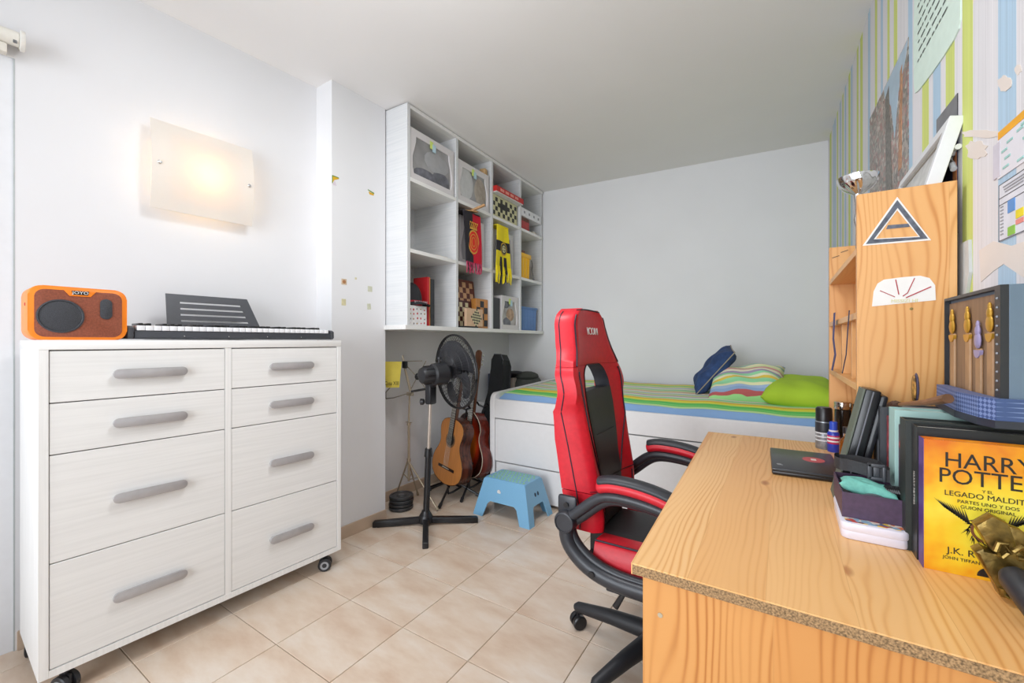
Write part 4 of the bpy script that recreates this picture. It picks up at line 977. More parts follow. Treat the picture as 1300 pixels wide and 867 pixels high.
# yellow paper hanging on the stand
def yp(u, v): 
    p = [(485.5, 459), (510, 459), (506.5, 493), (490, 491)]
    a_ = atd(p[0][0]+(p[1][0]-p[0][0])*u, 459, td_*.97); c_2 = atd(p[3][0]+(p[2][0]-p[3][0])*u, 492, td_*.97)
    return a_.lerp(c_2, v)+Vector((0, 0, .0))+Vector((.004, -.006, 0))*sin(5*u)*v
ypo = thing('yellow_sheet', 'small yellow sheet with handwriting hanging on the music stand', 'paper', yp(.5, 1))
build('paper', MB().slab(yp, 10, 10, lambda u, v: (-.001, .0012, 0)), mat('yellow_paper', '#e3cf58', .8, var=.03), ypo, world=True)
cr2 = (yp(1, .5)-yp(0, .5)).normalized()
text('lettering', 'Casa XIII', .036, frame(yp(.5, .83)+Vector((.006, -.01, 0)), cr2, (0, 0, 1)), mat('pen_ink', '#33301f', .8), ypo, sx=.72)

# ================================================================= weight plates
IRON = mat('iron_grey', '#4a4b4d', .38, metal=.5, var=.1)
WC = atz(509, 645, 0)
pg = None
WLAB = ['bottom dark iron weight plate of the stack beside the column', 'second dark iron weight plate from the floor in the stack', 'third dark iron weight plate from the floor in the stack', 'topmost dark iron weight plate of the stack beside the column']
for k in range(4):
    if pg is None:
        t = thing('weight_plate', WLAB[0], 'weight plate', WC, 0, 'weight plates on the floor')
        ch1 = build('disc', MB().lathe([(.014, .006), (.030, .006), (.034, .003), (.078, .002), (.082, .006), (.082, .018), (.077, .0225), (.066, .0225), (.062, .018), (.036, .018), (.032, .0225), (.014, .0225)], 36), IRON, t)
        ch2 = build('hub_ring', MB().lathe([(.0145, .0), (.020, .0), (.020, .0235), (.0145, .0235)], 20), mat('iron_light', '#77787a', .35, metal=.6), t); pg = t
    else:
        t = pg.copy(); col.objects.link(t); t['label'] = WLAB[k]
        for c_ in (ch1, ch2): o = c_.copy(); col.objects.link(o); o.parent = t
    t.location = WC+Vector((.002*(-1)**k, .002*k, .0235*k))

# ================================================================= guitars
def guitar(label, P0, P1, nrm, topm, sidem, neckm, burst=False, cut=False, scale=1.0):
    """P0 tail end, P1 head end, nrm front direction"""
    ax = (P1-P0).normalized(); nz = Vector(nrm); nz = (nz-ax*nz.dot(ax)).normalized(); wx = ax.cross(nz)
    M = Matrix((wx, ax, nz)).transposed().to_4x4()
    t = thing('guitar', label, 'guitar', P0); t.rotation_euler = M.to_euler()
    Lb = .485*scale; dep = .098
    def hw(s):
        pts = [(0, 0.0), (.02, .075), (.06, .128), (.13, .168), (.22, .184), (.33, .183), (.42, .165), (.52, .133), (.60, .118), (.66, .119), (.74, .131), (.82, .139), (.89, .133), (.95, .105), (.985, .06), (1, 0.0)]
        for (a, b_), (c_, d_) in zip(pts, pts[1:]):
            if a <= s <= c_: return (b_+(d_-b_)*(s-a)/(c_-a))*scale
        return 0
    n = 40; ss = [.5-.5*cos(pi*k/n) for k in range(n+1)]
    left = [(-hw(s), s*Lb) for s in ss]
    right = []
    for s in ss:
        w_ = hw(s)
        if cut and s > .72: w_ = w_*max(.25, 1-1.9*(s-.72)) if s < .97 else min(w_, .04)
        right.append((w_, s*Lb))
    out = left+right[::-1][1:-1]
    # clean duplicates
    out = [p for i, p in enumerate(out) if (Vector(p)-Vector(out[i-1])).length > 1e-4]
    build('body', MB().prism(out, -dep, -.003, axis=2, bev=.002), sidem, t, ang=40)
    build('soundboard', MB().prism([(x*.99, y*.99+.003) for x, y in out], -.004, .0, axis=2), topm, t, smooth=False)
    build('binding', MB().tube([(x, y, -.002) for x, y in out+out[:1]], .0025, n=6, caps=False), mat('binding_dark', '#3a2218', .4) if not cut else mat('binding_cream', '#cfc3ad', .4), t)
    sy_ = .325*scale
    build('sound_hole', MB().prism(circ(0, sy_, .042, 28), -.002, .0008), mat('hole_black', '#15100d', .8), t, smooth=False)
    rz = MB(); ring2 = [(.058, .0004), (.044, .0012)]
    rz.prism(circ(0, sy_, .056, 32), -.002, .0005); build('rosette', rz, mat('rosette_brown', '#7c5a3c', .4, var=.3, scale=120), t, smooth=False)
    build('bridge', MB().box((-.095, .108, 0), (.095, .128, .006), bev=.002), mat('rosewood_dark', '#2a1813', .4), t); build('saddle', MB().box((-.04, .118, .005), (.04, .121, .010)), mat('bone', '#e8e2cf', .4), t, smooth=False)
    nl = .465+.02
    nk_ = build('neck', MB().prism([(-.027, sy_+.045), (.027, sy_+.045), (.0245, Lb+.32), (-.0245, Lb+.32)], -.022, .006, axis=2, bev=.004), neckm, t)
    build('fingerboard', MB().prism([(-.028, sy_+.03), (.028, sy_+.03), (.025, Lb+.32), (-.025, Lb+.32)], .005, .010, axis=2), mat('ebony', '#221a18', .4), nk_, smooth=False)
    fr = MB()
    for k in range(18):
        y_ = Lb+.32-.62*(1-2**(-k/12))*scale; fr.box((-.0265, y_-.0008, .010), (.0265, y_+.0008, .0115))
    build('frets', fr, mat('fret_metal', '#b9b4a8', .3, metal=.7), nk_, smooth=False, kind='stuff')
    hd = build('headstock', MB().prism([(-.025, Lb+.32), (.025, Lb+.32), (.034, Lb+.36), (.031, Lb+.47), (.012, Lb+.488), (-.012, Lb+.488), (-.031, Lb+.47), (-.034, Lb+.36)], -.016, .002, axis=2, bev=.003, M=Matrix.Translation((0, 0, 0))), neckm, t)
    build('nut', MB().box((-.025, Lb+.318, .004), (.025, Lb+.324, .012)), mat('bone'), t, smooth=False)
    for s in (-1, 1):
        for k in range(3):
            build('tuning_peg', MB().tube([(s*.033, Lb+.375+.035*k, -.008), (s*.05, Lb+.375+.035*k, -.008)], .003, n=6).sphere((s*.055, Lb+.375+.035*k, -.008), .009, sx=.6, sy=1.1, n=8), mat('peg_cream', '#cfc6b4', .3) if not cut else CHROME, hd)
    st_ = MB()
    for k in range(6): st_.tube([((k-2.5)*.0105, .12, .011), ((k-2.5)*.0072, Lb+.322, .013)], .0007, n=4)
    build('strings', st_, mat('string_metal', '#c9c5bb', .3, metal=.5), t, smooth=False, kind='stuff')
    return t
SPR = mat('cedar_top', '#cb8444', .3, var=.08, stretch=(60, 2, 2), scale=3); RSW = mat('rosewood', '#5b2c1b', .25, var=.35, stretch=(30, 2, 30), scale=2)
MHG = mat('mahogany', '#6a2417', .25, var=.25, stretch=(30, 2, 30), scale=2); NKM = mat('neck_mahogany', '#5f3a26', .35, var=.1)
P0 = Vector((-2.085, 2.335, .11)); P1 = P0+(atd(589, 446, 3.10)-P0).normalized()*.975
g1 = guitar('honey coloured classical guitar in front, standing on a black floor stand', P0, P1, (-.22, -.97, .15), SPR, RSW, NKM)
m, N, L, b = nodes_mat('sunburst_top', .15)
tc = N.new('ShaderNodeTexCoord'); mp = N.new('ShaderNodeMapping'); mp.inputs['Location'].default_value = (0, -.235, 0); mp.vector_type = 'POINT'; L.new(tc.outputs['Object'], mp.inputs[0])
vm = N.new('ShaderNodeVectorMath'); vm.operation = 'MULTIPLY'; vm.inputs[1].default_value = (5.6, 3.6, 0); L.new(mp.outputs[0], vm.inputs[0]); ln2 = N.new('ShaderNodeVectorMath'); ln2.operation = 'LENGTH'; L.new(vm.outputs[0], ln2.inputs[0])
L.new(ramp(N, L, ln2.outputs['Value'], [(.0, '#e59a35'), (.35, '#dd7a22'), (.62, '#a82f14'), (.85, '#2b100c')]), b.inputs['Base Color'])
P0 = Vector((-2.03, 2.50, .12)); P1 = P0+(atd(608, 440, 3.34)-P0).normalized()*1.0
g2 = guitar('sunburst cutaway acoustic guitar standing behind the honey coloured one', P0, P1, (-.22, -.97, .12), m, MHG, NKM, cut=True, scale=1.02)
# floor stands
def gstand(label, P, lab2=None):
    t = thing('guitar_stand', label, 'guitar stand', (P.x, P.y, 0), 0, 'guitar stands')
    for k, (dx, dy) in enumerate(((-.20, -.02), (.10, -.22), (.20, .10))):
        build('leg', MB().tube([(0, .03, .13), (dx*.3, dy*.3+.02, .085), (dx, dy, .014)], .009, n=8), BLACK2, t); build('rubber_foot', MB().tube([(dx*.88, dy*.88, .022), (dx*1.03, dy*1.03, .012)], .0125, n=8), BLACK, t)
    build('post', MB().tube([(0, .03, .09), (.0, .15, .45)], .010, n=8).tube([(0, .15, .45), (.01, .19, .62)], .007, n=8), BLACK2, t)
    for s in (-1, 1): build('rest_arm', MB().tube([(0, .03, .088), (s*.09, .02, .078), (s*.105, -.085, .076), (s*.105, -.135, .080), (s*.105, -.14, .125)], .008, n=8), BLACK2, t)
    build('neck_yoke', MB().tube([(-.035, .14, .665), (-.04, .17, .64), (0, .19, .62), (.06, .17, .64), (.06, .14, .665)], .008, n=8), BLACK2, t)
    return t
gstand('black tubular floor stand under the honey coloured guitar', Vector((-2.085, 2.40, 0)))
gstand('black tubular floor stand under the sunburst guitar', Vector((-2.03, 2.57, 0)))
# black gig bag in the corner
t = thing('guitar_case', 'tall black soft guitar case leaning in the gap beside the bed', 'guitar case', (-2.10, 2.94, 0), .0)
GB = mat('gig_bag', '#1f2125', .75, var=.1, scale=40, bump=.1)
pts = [(-.19, .06), (-.12, .0), (.14, .0), (.215, .07), (.22, .25), (.16, .42), (.155, .52), (.10, .62), (.055, .70), (.05, .95), (.06, 1.0), (.03, 1.05), (-.04, 1.05), (-.065, 1.0), (-.06, .70), (-.11, .60), (-.15, .50), (-.16, .40), (-.21, .25)]
M = Matrix.Rotation(radians(-6), 4, 'X')
build('bag', MB().prism(pts, 0, .13, axis=1, bev=.02, M=M), GB, t); build('pocket', MB().prism([(-.14, .05), (.15, .05), (.15, .30), (.10, .36), (-.09, .36), (-.14, .30)], -.03, 0, axis=1, bev=.01, M=M), mat('gig_bag_pocket', '#2a2c31', .75), t)
build('zip_line', MB().tube([M @ Vector((x*1.0, .01, z)) for x, z in pts], .004, n=5), mat('zip_grey', '#54565c', .5), t)
build('strap', MB().tube([M @ Vector(q) for q in ((.10, -.01, .60), (.15, -.05, .50), (.19, -.05, .38), (.17, -.02, .28))], .010, n=8, sy=.4), BLACK, t)

# ================================================================= desk
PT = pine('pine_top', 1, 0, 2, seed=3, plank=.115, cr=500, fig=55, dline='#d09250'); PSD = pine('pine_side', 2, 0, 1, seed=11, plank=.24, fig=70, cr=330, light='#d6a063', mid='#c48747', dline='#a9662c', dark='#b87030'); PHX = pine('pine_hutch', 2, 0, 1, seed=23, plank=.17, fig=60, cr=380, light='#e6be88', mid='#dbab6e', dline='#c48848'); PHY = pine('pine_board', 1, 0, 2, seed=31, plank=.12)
PHI = pine('pine_inner', 2, 1, 0, seed=41, plank=.10, light='#e2b071', mid='#d99b54')
CHIP = mat('chipboard', '#a8865f', .9, var=.35, scale=330, bump=.4)
DX0, DX1, DY0, DY1, DZ = -.250, .372, .767, 2.072, .75
dp = thing('desk', 'pine desk with chipboard front edge along the striped wall', 'desk', (DX0, DY0, 0))
def dtop():
    mb = MB(); mb.prism([(-.228, DY0), (xr(DY0)-.006, DY0+.001), (xr(DY1)-.006, DY1+.01), (-.271, DY1-.004)], DZ-.0025, DZ, axis=2); return mb
build('veneer_top', dtop(), PT, dp, world=True, smooth=False)
mb = MB(); mb.prism([(-.228, DY0), (xr(DY0)-.006, DY0+.001), (xr(DY1)-.006, DY1+.01), (-.271, DY1-.004)], DZ-.0205, DZ-.0025, axis=2, bev=.0008, seg=1); build('chipboard_core', mb, CHIP, dp, world=True, smooth=False)
build('edge_strip', MB().prism([(-.2285, DY0), (-.2715, DY1-.004), (-.2735, DY1-.004), (-.2305, DY0)], DZ-.0205, DZ-.0001, axis=2), PT, dp, world=True, smooth=False)
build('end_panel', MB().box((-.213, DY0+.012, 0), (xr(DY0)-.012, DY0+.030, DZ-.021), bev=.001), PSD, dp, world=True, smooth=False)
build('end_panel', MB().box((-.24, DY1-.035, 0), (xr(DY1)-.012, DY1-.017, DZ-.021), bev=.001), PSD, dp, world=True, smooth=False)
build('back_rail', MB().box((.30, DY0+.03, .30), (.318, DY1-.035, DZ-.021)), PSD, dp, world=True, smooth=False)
build('dowel_plug', MB().lathe([(.0045, 0), (.0045, .0006), (.002, .001)], 12, M=Matrix.Translation(aty(838, 781, DY0+.0115)) @ Matrix.Rotation(pi/2, 4, 'X')), mat('dowel_grey', '#b5a58a', .7), dp, world=True)

# ================================================================= desk shelf unit
HY0, HY1, HX0, HX1 = 1.40, 2.152, .167, .3515
hu = thing('desk_shelf', 'pine shelf unit standing on the desk against the striped wall', 'shelf', (HX0, HY0, DZ))
HT = 1.5355
build('side_panel', MB().box((HX0, HY0, DZ), (HX1, HY0+.018, HT), bev=.001), PHX, hu, world=True, smooth=False)
build('side_panel', MB().box((HX0, HY1-.018, DZ), (HX1-.017, HY1, HT-.0), bev=.001), PHX, hu, world=True, smooth=False)
hx = HX1-.03
for z0, z1 in ((1.402-.018, 1.402), (1.214, 1.232), (1.026, 1.044)):
    build('shelf_board', MB().box((HX0+.001, HY0+.018, z0), (hx, HY1-.018, z1), bev=.001), PHY, hu, world=True, smooth=False)
build('back_board', MB().box((hx, HY0+.018, DZ+.002), (hx+.006, HY1-.018, 1.402)), PHI, hu, world=True, smooth=False)
for yy in (1.60, 1.84): build('divider', MB().box((HX0+.012, yy, 1.044), (hx, yy+.014, 1.214), bev=.001), PHX, hu, world=True, smooth=False)
for (x, y) in ((1061, 326), (1072, 319)): build('bracket_staple', MB().box((-.012, -.001, -.0012), (.012, 0, .0012), M=Matrix.Translation(aty(x, y, HY1-.0185)) @ Matrix.Rotation(-.3, 4, 'Y')), mat('staple', '#5b4a38', .5), hu, world=True, smooth=False)
# paper motifs stuck on the side panel
def pf(x, y, o=.0008): p = aty(x, y, HY0); return (p.x, p.z)
def panel_piece(name, px, m, d0=.0, d1=.0008, parent=None, root=None):
    mb = MB(); mb.prism([pf(*p) for p in px], HY0-d1, HY0-d0, axis=1); return build(name, mb, m, parent, world=bool(parent), smooth=False)
tri = thing('triangle_sticker', 'hand drawn grey triangle cut from paper, stuck high on the desk shelf side', 'sticker', aty(1138, 283, HY0-.001))
WPAP = mat('white_paper', '#e7e4e0', .7, var=.02); PENC = mat('graphite', '#5f6470', .7, var=.25, scale=60)
def tri_ring(O_, I_, m, d, nm):
    mb = MB(); v = [(*((p[0], HY0-d, p[1])),) for p in [pf(*q) for q in O_]+[pf(*q) for q in I_]]; v += [(a, HY0-.0001, c) for a, b_, c in v]
    f = []
    for k in range(3):
        k2 = (k+1) % 3; f += [(k, k2, 3+k2, 3+k), (6+k, 6+k2, k2, k), (3+k, 3+k2, 9+k2, 9+k)]
    mb._add(v, f); return build(nm, mb, m, tri, world=True, smooth=False)
tri_ring([(1139, 250), (1182, 305), (1095, 312)], [(1139, 267), (1166, 300), (1112, 303)], WPAP, .0008, 'paper_border')
tri_ring([(1139, 254), (1178, 303), (1099, 310)], [(1139.5, 264), (1168, 301), (1109, 304)], PENC, .0014, 'drawn_line')
panel_piece('drawn_line', [(1127, 286), (1153, 284), (1155, 288), (1125, 291)], PENC, d1=.0014, parent=tri)
arch = thing('arch_sticker', 'white rounded paper with red lines, stuck on the desk shelf side below the triangle', 'sticker', aty(1147, 372, HY0-.001))
panel_piece('paper', [(1107, 389), (1109, 370), (1114, 360), (1122, 355), (1145, 352), (1168, 350), (1180, 353), (1187, 362), (1188, 381)], WPAP, parent=arch)
RLN = mat('red_pen', '#a8323a', .6)
def lineseg(a, b_, wd): 
    a = Vector(a); b_ = Vector(b_); n_ = Vector((-(b_-a).y, (b_-a).x)).normalized()*wd; return [tuple(a+n_), tuple(b_+n_), tuple(b_-n_), tuple(a-n_)]
for a, b_, wd in (((1117, 369), (1136, 377), .5), ((1137, 355), (1141, 374), .7), ((1161, 353), (1152, 372), .6), ((1152, 372), (1146, 376), .6), ((1182, 364), (1150, 378), .7)):
    panel_piece('red_line', lineseg(a, b_, wd), RLN, d1=.0014, parent=arch)
text('lettering', 'MISSIZI HI', .0115, frame(aty(1148, 382, HY0-.0016), (1, 0, -.02), (0, 0, 1)), mat('faint_yellow', '#d8d29a', .7), arch)
build('panel_screw', MB().lathe([(.0035, 0), (.0035, .0005), (.001, .0008)], 12, M=Matrix.Translation(aty(1157, 392, HY0)) @ Matrix.Rotation(pi/2, 4, 'X')), mat('screw_brass', '#8d7a4a', .4, metal=.6), hu, world=True)
# lanyards hanging from the middle shelf
LAN = mat('purple_ribbon', '#55507a', .7, var=.1); LAN2 = mat('navy_ribbon', '#33344f', .7, var=.1)
def ribbon(name, label, pts, wd, m):
    t = thing(name, label, 'ribbon', Vector(pts[0])); 
    def fn(u, v):
        k = v*(len(pts)-1); i = min(int(k), len(pts)-2); p = Vector(pts[i]).lerp(Vector(pts[i+1]), k-i); return p+Vector((-.002, (u-.5)*wd, 0))
    build('band', MB().slab(fn, 2, 12, lambda u, v: (.0012, 0, 0)), m, t, world=True); return t
def hxp(x, y, o=.006): return atx(x, y, HX0-o)
p = [hxp(1060, 397), hxp(1058.5, 430), hxp(1061, 450), hxp(1057, 470)]; ribbon('lanyard', 'purple ribbon hanging from the middle shelf of the desk shelf unit', p, .055, LAN)
p = [hxp(1063, 420), hxp(1062.5, 440), hxp(1064, 468)]
p = [hxp(1079, 394), hxp(1077, 420), hxp(1075, 450), hxp(1070, 474)]; ribbon('lanyard', 'thin dark blue ribbon hanging right of the purple ribbon', p, .016, LAN2)
# small shapes standing on that shelf are left free of figures; a dark jar on the lower shelf
# trophy cup
TP = aty(1090, 309, 1.56); 
TP = Vector((.232, 1.60, 1.402))
tro = thing('trophy', 'shiny silver trophy cup with fluted bowl on the top shelf behind the side panel', 'trophy', TP)
tc_ = (atd(1094, 232, 1.0)).normalized()
zc = 1.155+ (433.5-243)/F*1.505
stem_h = zc-1.402-.0
# place so that the bowl projects over the panel's left edge
def at_t(x, y, t): return atd(x, y, t)
bowl_base = at_t(1089, 247, 1.40); TP = Vector((bowl_base.x, bowl_base.y, 1.402)); tro.location = TP; tro.scale = (.85, .85, 1)
hb = bowl_base.z-1.402
build('stem', MB().lathe([(.030, 0), (.030, .008), (.012, .014), (.008, .03), (.013, .045), (.008, .06), (.007, hb*.55), (.014, hb*.66), (.008, hb*.75), (.010, hb*.9), (.014, hb)], 16), CHROME, tro)
def flute(u, v):
    a_ = 2*pi*u; pr_ = [(0, .012), (.15, .030), (.35, .048), (.6, .060), (.85, .065), (1, .067)]
    for (a, b_), (c, d_) in zip(pr_, pr_[1:]):
        if a <= v <= c: r_ = b_+(d_-b_)*(v-a)/(c-a)
    r_ *= 1+.05*sin(14*a_+5*v)*(1-v)*min(1, v*6); return (r_*cos(a_), r_*sin(a_), hb+.058*v)
build('bowl', MB().slab(flute, 84, 10, lambda u, v: (-.002*cos(2*pi*u), -.002*sin(2*pi*u), .001)), CHROME, tro)
# framed picture leaning on the wall, standing on the top shelf
FRW = mat('frame_white', '#dfe0e2', .35, var=.01)
A_ = Vector((.262, 1.43, 1.403)); topx = xr(1.43)-.022
fpz = 1.70
pfm = thing('picture_frame', 'white framed picture leaning against the wall on top of the desk shelf unit', 'picture frame', A_)
fw = .50; tilt = math.atan2(topx-.266, fpz-1.403)
Mf = Matrix.Translation((.266, 1.425, 1.404)) @ Matrix.Rotation(tilt, 4, 'Y')
fh = (fpz-1.403)/cos(tilt)
for a, b_ in (((-.0, 0, 0), (.028, .028, fh)), ((-.0, fw-.028, 0), (.028, fw, fh)), ((-.0, .028, 0), (.028, fw-.028, .028)), ((-.0, .028, fh-.028), (.028, fw-.028, fh))):
    build('frame_bar', MB().box(a, b_, bev=.0015, M=Mf), FRW, pfm, world=True, smooth=False)
build('picture', MB().box((.012, .028, .028), (.016, fw-.028, fh-.028), M=Mf), mat('pencil_drawing', '#c9c9c6', .4, var=.12, scale=22), pfm, world=True, smooth=False)
build('inner_line', MB().box((.008, .030, .030), (.012, .036, fh-.03), M=Mf).box((.008, .03, fh-.036), (.012, fw-.03, fh-.03), M=Mf), mat('line_grey', '#a9a49c', .5), pfm, world=True, smooth=False)

# ================================================================= papers on the striped wall
m, N, L, b = nodes_mat('city_photo', .35)
tc = N.new('ShaderNodeTexCoord'); geo = N.new('ShaderNodeNewGeometry'); mp = N.new('ShaderNodeMapping'); mp.inputs['Scale'].default_value = (1, 30, 34); L.new(geo.outputs['Position'], mp.inputs[0])
vo = N.new('ShaderNodeTexVoronoi'); vo.inputs['Scale'].default_value = 2.2; L.new(mp.outputs[0], vo.inputs['Vector'])
no = N.new('ShaderNodeTexNoise'); no.inputs['Scale'].default_value = 5; no.inputs['Detail'].default_value = 6; L.new(geo.outputs['Position'], no.inputs['Vector'])
sc1 = N.new('ShaderNodeSeparateColor'); L.new(vo.outputs['Color'], sc1.inputs[0])
cA = ramp(N, L, sc1.outputs[0], [(0, '#4d4a48'), (.3, '#8c8680'), (.5, '#b7ada4'), (.65, '#a85f5a'), (.85, '#6d7468'), (1, '#d8d0c8')])
cB = ramp(N, L, no.outputs['Fac'], [(.35, '#6f6a66'), (.5, '#a0988f'), (.65, '#b07f72')])
mx = N.new('ShaderNodeMix'); mx.data_type = 'RGBA'; mx.inputs[0].default_value = .3; L.new(cA, mx.inputs[6]); L.new(cB, mx.inputs[7]); L.new(mx.outputs[2], b.inputs['Base Color'])
CITY = m
def wthing(name, label, cat, pts): 
    cy_ = sum(p[0] for p in pts)/len(pts); cz_ = sum(p[1] for p in pts)/len(pts); return thing(name, label, cat, xrp(cy_, cz_))
def wpiece(name, pts, m, t, off=.0015):
    o = wall_patch(name, pts, m, None, off); Mi = t.matrix_basis.inverted(); o.data.transform(Mi); o.parent = t; return o
y0_, y1_ = rwp(1154, 100)[0], rwp(1104.5, 100)[0]
zt_, zb_ = 2.155, 1.60
P_ = [(y0_, zb_), (y1_, zb_), (y1_, zt_), (y0_, zt_)]
t = wthing('wall_poster', 'poster of a crowded city street hanging on the striped wall behind the trophy', 'poster', P_)
wpiece('print', P_, CITY, t)
wpiece('sky_print', [(y0_+.004, zt_-.004), (y0_+.33, zt_-.004), (y0_+.31, zt_-.05), (y0_+.22, zt_-.12), (y0_+.17, zt_-.26), (y0_+.12, zt_-.12), (y0_+.03, zt_-.05)], mat('poster_sky', '#a9bfd0', .4, var=.06, scale=12), t, .0022)
wpiece('tower_print', [(y0_+.08, zt_-.40), (y0_+.12, zt_-.40), (y0_+.095, zt_-.06), (y0_+.07, zt_-.05)], mat('poster_tower', '#b98660', .4, var=.2, scale=60), t, .0027)
wpiece('building_print', [(y0_+.20, zt_-.45), (y0_+.30, zt_-.45), (y0_+.30, zt_-.05), (y0_+.25, zt_-.03)], mat('poster_building', '#77726b', .4, var=.3, scale=60), t, .0027)
# mint paper
MP_ = [rwp(*p) for p in [(1161, 60), (1161.5, 105), (1163, 118), (1168, 114), (1184, 93), (1200, 70), (1212, 51), (1219, 36), (1221, 25), (1221, -40), (1180, -140), (1163, -60)]]
t = wthing('handwritten_sheet', 'pale mint paper covered with dark handwriting at the top of the striped wall', 'paper', MP_)
wpiece('sheet', MP_, mat('mint_paper', '#d3e5da', .7, var=.02), t, .003)
INK = mat('ink', '#3d4045', .8); ya, za = rwp(1165, 60); rd = random.Random(4)
yL, yR = rwp(1164.5, 50)[0], rwp(1214, 50)[0]
hm = MB()
for r_ in range(17):
    zz = 2.01+.028*r_; y_ = yL-.015-rd.uniform(0, .02)
    while y_ > yR+.10-(.0 if r_ > 4 else .05):
        w_ = rd.uniform(.012, .04)
        hm._add([xrp(y_, zz, .0042), xrp(y_-w_, zz+.002, .0042), xrp(y_-w_, zz+.006, .0042), xrp(y_, zz+.005, .0042)], [(0, 1, 2, 3)]); y_ -= w_+rd.uniform(.006, .014)
o = build('handwriting', hm, INK, t, world=True, smooth=False, kind='stuff')
hp = xrp((yL+yR)/2+.05, 2.50, .0045)
False and text('lettering', 'PROMISE', .075, frame(hp, (.02, -1, 0), (0, 0, 1)), INK, t, ext=.0002)
# dark picture partly behind the frame
P_ = [rwp(1216.5, 118), (rwp(1190, 140)[0], rwp(1216.5, 118)[1]), (rwp(1190, 140)[0], 1.42), (rwp(1216.5, 118)[0], 1.42)]
t = wthing('wall_picture', 'dark colourful picture on the wall half hidden behind the white frame', 'picture', P_)
wpiece('print', P_, mat('dark_print', '#3b3650', .4, var=.6, scale=35, stretch=(1, 3, 1)), t, .0015)
wpiece('grey_top', [P_[0], P_[1], (P_[1][0], P_[1][1]-.10), (P_[0][0], P_[0][1]-.06)], mat('grey_print2', '#77777a', .5, var=.1), t, .002)
wpiece('orange_shape', [(P_[0][0]+.006, P_[0][1]-.14), (P_[0][0]+.03, P_[0][1]-.13), (P_[0][0]+.028, P_[0][1]-.20), (P_[0][0]+.002, P_[0][1]-.24)], mat('orange_shape', '#c77d4e', .5), t, .002)
# hook on the wall
t = thing('wall_hook', 'white curved hook on the wall above the right end of the shelf side', 'hook', xrp(1.372, 1.56))
hk = [rwp(*q) for q in ((1222, 185), (1216, 188), (1213, 197), (1213.5, 207), (1216, 214))]
build('hook', MB().tube([xrp(y, z, .007) for y, z in hk], .0065, n=10), FRW, t, world=True)
# tag hanging behind the shelf unit
P_ = [rwp(*q) for q in ((1220.5, 311), (1234, 304), (1235, 345), (1229, 385), (1220.5, 390))]
t = wthing('grey_tag', 'pale grey paper tag on the wall beside the shelf side panel', 'paper', P_); wpiece('sheet', P_, mat('grey_paper', '#c3c6c5', .7), t, .006)
# timetable sheets
YO, PG = mat('orange_strip', '#e8a726', .6), mat('sheet_white', '#dcdbe2', .6, var=.01)
def lerp2(a, b_, t_): return (a[0]+(b_[0]-a[0])*t_, a[1]+(b_[1]-a[1])*t_)
def quadp(A, B, C, D, u, v): return lerp2(lerp2(A, B, u), lerp2(D, C, u), v)   # pixel corners: TL TR BR BL
A, B, C, D = rwp(1268, 183), rwp(1345, 120), rwp(1345, 185), rwp(1268, 232)
A = (A[0], 1.575); B = (B[0]-.02, 1.575); D = (A[0], 1.482); C = (B[0], 1.482)
t = wthing('timetable_sheet', 'orange headed calendar sheet on the striped wall above the other timetable', 'paper', [A, B, C, D])
wpiece('sheet', [D, C, B, A], PG, t, .002); wpiece('header', [quadp(A, B, C, D, 0.02, .16), quadp(A, B, C, D, 1, .16), quadp(A, B, C, D, 1, 0), quadp(A, B, C, D, .02, 0)], YO, t, .0028)
wpiece('side_block', [quadp(A, B, C, D, -.08, .95), quadp(A, B, C, D, .05, .95), quadp(A, B, C, D, .05, .2), quadp(A, B, C, D, -.08, .2)], mat('sheet_lilac', '#cbc7d2', .6), t, .0024)
rd = random.Random(9)
for k in range(12):
    u, v = rd.uniform(.08, .8), .22+.06*k; wpiece('table_cell', [quadp(A, B, C, D, u, v+.045), quadp(A, B, C, D, u+.1, v+.045), quadp(A, B, C, D, u+.1, v), quadp(A, B, C, D, u, v)], mat('cell_teal', '#9cc9c4', .6), t, .003)
A = (rwp(1270, 236)[0], 1.468); B = (A[0]-.19, 1.468); C = (B[0], 1.355); D = (A[0], 1.355)
t = wthing('timetable_sheet', 'white timetable with blue yellow and green blocks at the right edge of the view', 'paper', [A, B, C, D])
wpiece('sheet', [D, C, B, A], mat('sheet_cold', '#d9dbe4', .6), t, .002)
LNM = mat('table_line', '#4f5258', .7)
for v in (0, .24, .36, .985): wpiece('table_line', [quadp(A, B, C, D, 0, v+.012), quadp(A, B, C, D, 1, v+.012), quadp(A, B, C, D, 1, v), quadp(A, B, C, D, 0, v)], LNM, t, .0026)
wpiece('table_line', [quadp(A, B, C, D, 0, 1), quadp(A, B, C, D, .008, 1), quadp(A, B, C, D, .008, 0), quadp(A, B, C, D, 0, 0)], LNM, t, .0026)
for u0, v0, u1, v1, c_ in ((.20, .37, .34, .58, '#5f93d0'), (.36, .60, .5, .74, '#e6d431'), (.36, .76, .5, .84, '#e08b84'), (.20, .82, .34, .97, '#8cc152'), (.52, .42, .66, .60, '#5f93d0'), (.70, .66, .84, .86, '#e6d431')):
    wpiece('table_block', [quadp(A, B, C, D, u0, v1), quadp(A, B, C, D, u1, v1), quadp(A, B, C, D, u1, v0), quadp(A, B, C, D, u0, v0)], mat('block'+c_, c_, .6), t, .003)
for k in range(9): wpiece('print_line', [quadp(A, B, C, D, .04, .42+.06*k), quadp(A, B, C, D, .10, .42+.06*k), quadp(A, B, C, D, .10, .40+.06*k), quadp(A, B, C, D, .04, .40+.06*k)], mat('print_grey', '#9a9ca2', .7), t, .003)
